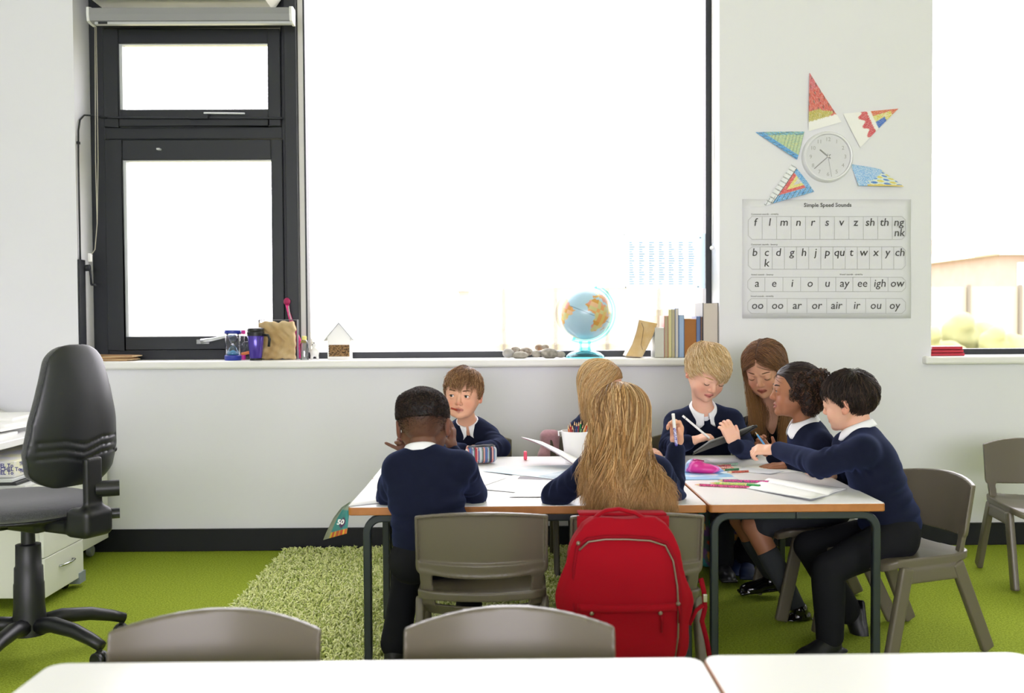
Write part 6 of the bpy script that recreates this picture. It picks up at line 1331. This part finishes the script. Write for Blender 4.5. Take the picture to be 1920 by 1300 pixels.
def ends2(az, r):
    px = np.interp(az, [-1, -.6, -.2, .2, .6, 1], [1098, 1112, 1150, 1190, 1232, 1262])+r.normal(size=len(az))*7
    Y = np.interp(az, [-1, -.7, -.3, 1], [2.93, 2.88, 2.845, 2.85]); py = np.interp(az, [-1, -.7, -.3, .3, 1], [930, 955, 975, 985, 975])+r.uniform(-35, 14, len(az))
    return np.array([P(a, b, c) for a, b, c in zip(px, py, Y)])
q = lambda x, y, Y, rr: tuple(P(x, y, Y))+(rr,)
long_hair(root, C, R, s, 7500, (-.06, .04, .002), ends2, ('b5905f', '9c7346', 'cdab7c', '82603a', 'dabb8c', '8e683f'), '6a4c30', 'b98c58', seed=3, wave=.011, lift=.009,
    mass=[q(1163, 800, 3.05, .050), q(1172, 850, 3.00, .050), q(1182, 900, 2.955, .050), q(1188, 950, 2.925, .046), q(1190, 970, 2.925, None), q(1205, 860, 3.0, .030), q(1226, 915, 2.945, .030), q(1234, 955, 2.935, .026)], belly=(0, -.02, 0), rad=.0012)
# marker in her raised hand
pm = thing('marker_pen', 'white and purple marker upright in the long-haired girl\'s raised hand', 'pen', P(1266, 830, 3.14)); a, b = P(1268, 834, 3.135), P(1262, 776, 3.135)
MB().tube([a, a*.45+b*.55], .0048, 8).build('barrel', mat('marker_print', 'd8d8f0', .35, noise=(220, '5a50b0', .06)), pm, smooth='auto'); MB().tube([a*.45+b*.55, b], .0052, 8).build('pen_cap', M_white, pm, smooth='auto'); MB().tube([a-(b-a)*.04, a], .0042, 8).build('end_plug', mat('plug_purple', '3a2f9a', .4), pm, smooth='auto')
# ---------------- girl behind with light blonde hair
J = dict(pel=atz(1118, 4.40, .42), neck=Jp(1113, 780, 4.33), tf=(.55, -.8, 0), head=Jp(1127, 725, 4.28), hf=(.80, -.35, -.30), hu=(.1, -.05, 1),
    shR=Jp(1088, 806, 4.28), shL=Jp(1148, 806, 4.36), elR=Jp(1085, 842, 4.18), elL=Jp(1180, 842, 4.26), wrR=Jp(1130, 842, 4.06), wrL=Jp(1200, 843, 4.12), haR=dict(d=(.9, -.3, 0), n=(0, 0, -1), c=.3), haL=dict(d=(.6, -.7, 0), n=(0, 0, -1), c=.3),
    knR=atz(1085, 4.12, .38), anR=atz(1085, 4.14, .07), toR=((0, -1, 0), (0, 0, 1)), knL=atz(1160, 4.12, .38), anL=atz(1160, 4.14, .07), toL=((0, -1, 0), (0, 0, 1)))
pr = build_person(J, 'blonde girl at the far side of the table, face turned away behind the long-haired girl', dict(skin='e6b49c', h=.003, hs=1.03, vneck=.02, brow='a88860', sw=.10))
root, C, R, s = pr[:4]
def ends1(az, r):
    px = np.interp(az, [-1, -.5, 0, .5, 1], [1158, 1140, 1105, 1098, 1116])+r.normal(size=len(az))*4
    Y = np.interp(az, [-1, 0, .5, 1], [4.35, 4.38, 4.24, 4.16]); py = np.interp(az, [-1, 0, 1], [790, 790, 800])+r.uniform(-22, 12, len(az)); return np.array([P(a, b, c) for a, b, c in zip(px, py, Y)])
long_hair(root, C, R, s, 3200, (-.05, .055, .0), ends1, ('d0ac78', 'c09864', 'dcc092', 'a98252', 'e2caa2'), '9a7448', 'c8a06a', seed=6, wave=.003, lift=.008,
    mass=[q(1124, 735, 4.32, .050), q(1110, 765, 4.34, .038), q(1108, 785, 4.33, .028)], rad=.0010, frame_face=.021)
# ---------------- blond boy writing on the tablet
J = dict(pel=atz(1318, 4.42, .44), neck=Jp(1318, 768, 4.22), tf=(.05, -1, -.15), head=Jp(1325, 699, 4.150), hf=(.20, -.80, -.55), hu=(.12, -.1, 1),
    shR=Jp(1268, 793, 4.24), shL=Jp(1371, 790, 4.24), elR=Jp(1256, 838, 4.13), elL=Jp(1400, 846, 4.10), wrR=Jp(1289, 830, 3.94), wrL=Jp(1380, 838, 3.81),
    haR=dict(d=(.92, -.05, .30), n=(-.2, .2, -.95), c=[.5, .6, .7, .8], th=(.9, .35, .3)), haL=dict(d=(-.38, .20, .9), n=(-.1, .97, -.1), c=[.5, .55, .55, .6], th=(.8, .45, .2)),
    knR=atz(1285, 4.12, .39), anR=atz(1285, 4.14, .07), toR=((0, -1, 0), (0, 0, 1)), knL=atz(1355, 4.12, .39), anL=atz(1355, 4.14, .07), toL=((0, -1, 0), (0, 0, 1)))
pr = build_person(J, 'blond boy in a navy V-neck jumper looking down and writing on a tablet', dict(skin='e8b79e', brow='c09a68', eye=0, h=.0025, hs=1.10, lip='c4706a', full=1.0, cgap=.2, sw=.12, sc=1.08))
root, C, R, s = pr[:4]
base = cap_field(C, R, s, hl_boy, inf=.006); cols = ('dcc094', 'cfae7c', 'e8d4ae', 'bf9c66', 'e2c898', 'c8a878')
s1 = flow_strands(C, R, s, 2800, hl_boy, (-.1, -.5, .85), .078, .012, comb=(-.25, .85, -.15), seed=12)
s2 = flow_strands(C, R, s, 900, lambda x, y: np.where(y > .01, .050, .5), (.2, -.3, .9), .066, .014, comb=(-.9, .8, -.2), seed=14)
make_hair(root, base, [(s1, .0012, haircol(len(s1), 0, cols, M=9, seed=1)), (s2, .0012, haircol(len(s2), 0, cols, M=9, seed=3))], 'a88758')
a, b = P(1330, 822, 3.90), P(1280, 780, 3.91); sty = thing('stylus', 'white stylus in the blond boy\'s writing hand', 'stylus', a); MB().tube([a, b], .0044, 10).build('barrel', MATS['white_plastic'], sty, smooth='auto'); MB().tube([b-(b-a)*.12, b-(b-a)*.09], .0047, 10).build('ring', MATS['tablet_silver'], sty, smooth='auto')
# ---------------- woman with long brown hair
M_blouse = mat('black_blouse', '0c0c0f', .8, spec=.2, noise=(75, '4a4a4e', .015)); nn_ = [n for n in M_blouse.node_tree.nodes if n.type == 'VALTORGB'][0]; nn_.color_ramp.elements[0].position = .70; nn_.color_ramp.elements[1].position = .72
J = dict(pel=atz(1458, 4.52, .46), neck=Jp(1447, 778, 4.44), tf=(-.35, -.95, -.1), head=Jp(1434, 694, 4.345), hf=(-.48, -.78, -.42), hu=(-.12, -.1, 1),
    shR=Jp(1405, 800, 4.42), shL=Jp(1492, 806, 4.48), elR=Jp(1398, 848, 4.26), elL=Jp(1500, 852, 4.36), wrR=Jp(1425, 851, 4.16), wrL=Jp(1470, 850, 4.2), haR=dict(d=(.9, -.3, 0), n=(0, 0, -1), c=.3), haL=dict(d=(-.8, -.3, 0), n=(0, 0, -1), c=.3),
    knR=atz(1425, 4.22, .42), anR=atz(1400, 4.16, .075), toR=((-.2, -1, 0), (0, 0, 1)), knL=atz(1470, 4.25, .42), anL=atz(1388, 4.22, .075), toL=((-.3, -1, 0), (0, 0, 1)))
pr = build_person(J, 'woman with long brown hair and black dotted blouse leaning in beside the blond boy', dict(skin='dba68a', brow='6a4a36', eye=0, h=.0026, hs=1.13, lip='a8544e', full=.95, top=M_blouse, topname='blouse', collar=0, shirt_v=0, vneck=.065, chest=1, sw=.14, sc=1.1, inf=.008, shoe=mat('navy_trainer', '1c2c52', .6), folds=1))
root, C, R, s = pr[:4]
def ends3(az, r):
    px = np.interp(az, [-1, -.5, -.1, .1, .5, 1], [1466, 1478, 1486, 1480, 1420, 1411])+r.normal(size=len(az))*4.5
    Y = np.interp(az, [-1, -.5, 0, .5, 1], [4.26, 4.40, 4.53, 4.34, 4.28]); py = np.interp(az, [-1, 0, 1], [840, 838, 796])+r.uniform(-28, 14, len(az)); return np.array([P(a, b, c) for a, b, c in zip(px, py, Y)])
long_hair(root, C, R, s, 4200, (-.07, .076, .004), ends3, ('6e4c34', '5c3e2a', '80593c', '4c3324', '8e6644'), '4a3222', 'b98a56', seed=9, wave=.005, lift=.013, mass=[q(1444, 694, 4.39, .052), q(1466, 730, 4.45, .045), q(1475, 790, 4.45, .034), q(1478, 820, 4.43, .02)], frame_face=.0225, rad=.0010,
    hl=lambda x, y: np.interp(y, [-.1, 0, .02, .045, .07], [-.06, -.055, -.02, .055, .088]))
# ---------------- girl with curly dark hair, in profile
M_sk = mat('skirt_charcoal', '202329', .85, bump=(900, .3, .001))
J = dict(pel=(1.22, 3.74, .43), neck=Jp(1508, 795, 3.70), tf=(-1, .05, -.1), head=Jp(1492, 735, 3.70), hf=(-.98, .12, .02), hu=(-.08, 0, 1),
    shL=Jp(1540, 832, 3.60), shR=Jp(1508, 828, 3.81), elL=Jp(1562, 884, 3.60), elR=Jp(1500, 872, 3.90), wrL=Jp(1484, 872, 3.74), wrR=Jp(1448, 858, 3.86),
    haL=dict(d=(-.96, .15, -.08), n=(0, .1, -1), c=[.1, .15, .2, .3]), haR=dict(d=(-.5, .2, .65), n=(.2, -.9, 0), c=.8),
    knL=Jp(1412, 985, 3.66), knR=Jp(1388, 974, 3.86), anL=Jp(1500, 1148, 3.58), anR=Jp(1448, 1084, 3.88), toL=((-.8, -.1, -.25), (-.2, 0, 1)), toR=((-.9, 0, -.1), (0, 0, 1)))
pr = build_person(J, 'girl with curly dark hair in profile, navy jumper, writing hand flat on the paper', dict(skin='a06c4e', flush='a8604a', lip='9a5550', brow='2a1c16', iris='1c100a', h=.0025, hs=1.0, full=1.05, bare_legs=1, bottom=M_sk, shoe=M_pat, gaze=(0, 1, -.3), eye=.8, mouth=.0015, vneck=.03, cf=.8))
root, C, R, s = pr[:4]
base = cap_field(C, R, s, lambda x, y: np.interp(y, [-.12, -.03, .0, .03, .05, .085], [-.04, -.03, .0, .02, .055, .072]), inf=.003)
f = Field(C-.2, C+.2, .004); balls = []
r = np.random.default_rng(21)
for (x, y, z, rad) in ((-.070, -.010, .020, .036), (-.070, -.035, -.012, .040), (-.062, -.005, .045, .028), (-.055, -.085, .0, .042), (-.062, -.050, .045, .040), (-.074, .012, -.004, .022), (-.068, -.045, -.05, .032), (-.02, -.105, .02, .036), (.03, -.1, .02, .034), (-.06, -.062, -.045, .024), (-.072, -.005, -.006, .018), (-.03, -.09, -.035, .026), (.03, -.09, -.02, .03), (-.03, -.09, .06, .026)):
    c_ = C+R@(V(x, y, z)*s); f.ell(c_, rad*.9, k=.01); balls.append((c_, rad))
f.rough(.006, 130, 6); v2, F2 = f.mesh(1); sts = []
for c_, rad in balls:
    n = int(130*(rad/.03)**2); u = r.normal(size=(n, 3)); u /= np.linalg.norm(u, axis=1)[:, None]; a_ = np.cross(u, r.normal(size=(n, 3))); a_ /= np.linalg.norm(a_, axis=1)[:, None]; b_ = np.cross(u, a_); tt = np.linspace(0, 1, 12)[None, :, None]
    dr = (a_*.6+np.array([0, 0, -.8])); sts.append(c_+u[:, None]*(rad*.82+.008*np.sin(tt*3))+dr[:, None]*(tt-.5)*.024+(u[:, None]*np.cos(tt*22)+b_[:, None]*np.sin(tt*22))*.0036)
sts = np.concatenate(sts); s1 = flow_strands(C, R, s, 1500, lambda x, y: np.interp(y, [-.12, -.03, .0, .03, .05, .085], [-.04, -.03, .0, .02, .055, .072]), (0, .8, .5), .06, .004, comb=(0, -1.2, .1), seed=22, swirl=0)
make_hair(root, (np.concatenate([base[0], v2]), np.concatenate([base[1], F2+len(base[0])])), [(sts, .0014, haircol(len(sts), 0, ('3a2820', '2c1e19', '553c30', '6a4c3c'), M=12)), (s1, .0009, haircol(len(s1), 0, ('2c201b', '3a2b25', '221816'), M=9))], '221714')
a, b = P(1436, 838, 3.78), P(1416, 810, 3.82)
pencil(a*1.0, b, .0040, '5fa3dc', 'blue pencil upright in the hands over the drawing paper', None)
# ---------------- dark-haired boy at the table end
J = dict(pel=Jp(1672, 988, 3.28), neck=Jp(1611, 808, 3.35), tf=(-.93, .25, -.35), head=Jp(1591, 755, 3.37), hf=(-.78, .60, -.18), hu=(-.12, .0, 1),
    shL=Jp(1618, 846, 3.23), shR=Jp(1590, 835, 3.46), elL=Jp(1538, 872, 3.30), elR=Jp(1600, 905, 3.58), wrL=Jp(1459, 844, 3.52), wrR=Jp(1574, 890, 3.56),
    haL=dict(d=(-.80, .35, -.02), n=(-.1, .5, -.85), c=[.7, .75, .85, .9], th=(.7, .5, .5)), haR=dict(d=(-.9, -.1, .3), n=(-.2, .5, -.8), c=[.3, .4, .5, .6]),
    knL=Jp(1552, 1068, 3.20), knR=Jp(1518, 1025, 3.42), anL=Jp(1556, 1196, 3.21), anR=Jp(1590, 1150, 3.43), toL=((-.75, -.35, -.1), (0, 0, 1)), toR=((.05, -.2, -.9), (-.9, -.1, -.3)))
pr = build_person(J, 'dark-haired boy on the end chair reaching across the table, seen from behind', dict(skin='e2b196', flush='d0806a', brow='2c201a', h=.003, hs=.99, cf=.3, vneck=0, hc=.004, eye=.8, sc=1.06, hem=.07, ss=1.0))
root, C, R, s = pr[:4]
base = cap_field(C, R, s, hl_boy, inf=.004); cols = ('2a201c', '1d1614', '3a2d26', '4a3a30', '241b18')
s1 = flow_strands(C, R, s, 3200, hl_boy, (-.1, -.35, .95), .050, .010, comb=(0, .2, -.2), seed=31)
make_hair(root, base, [(s1, .0012, haircol(len(s1), 0, cols, M=9, seed=1))], '191210')
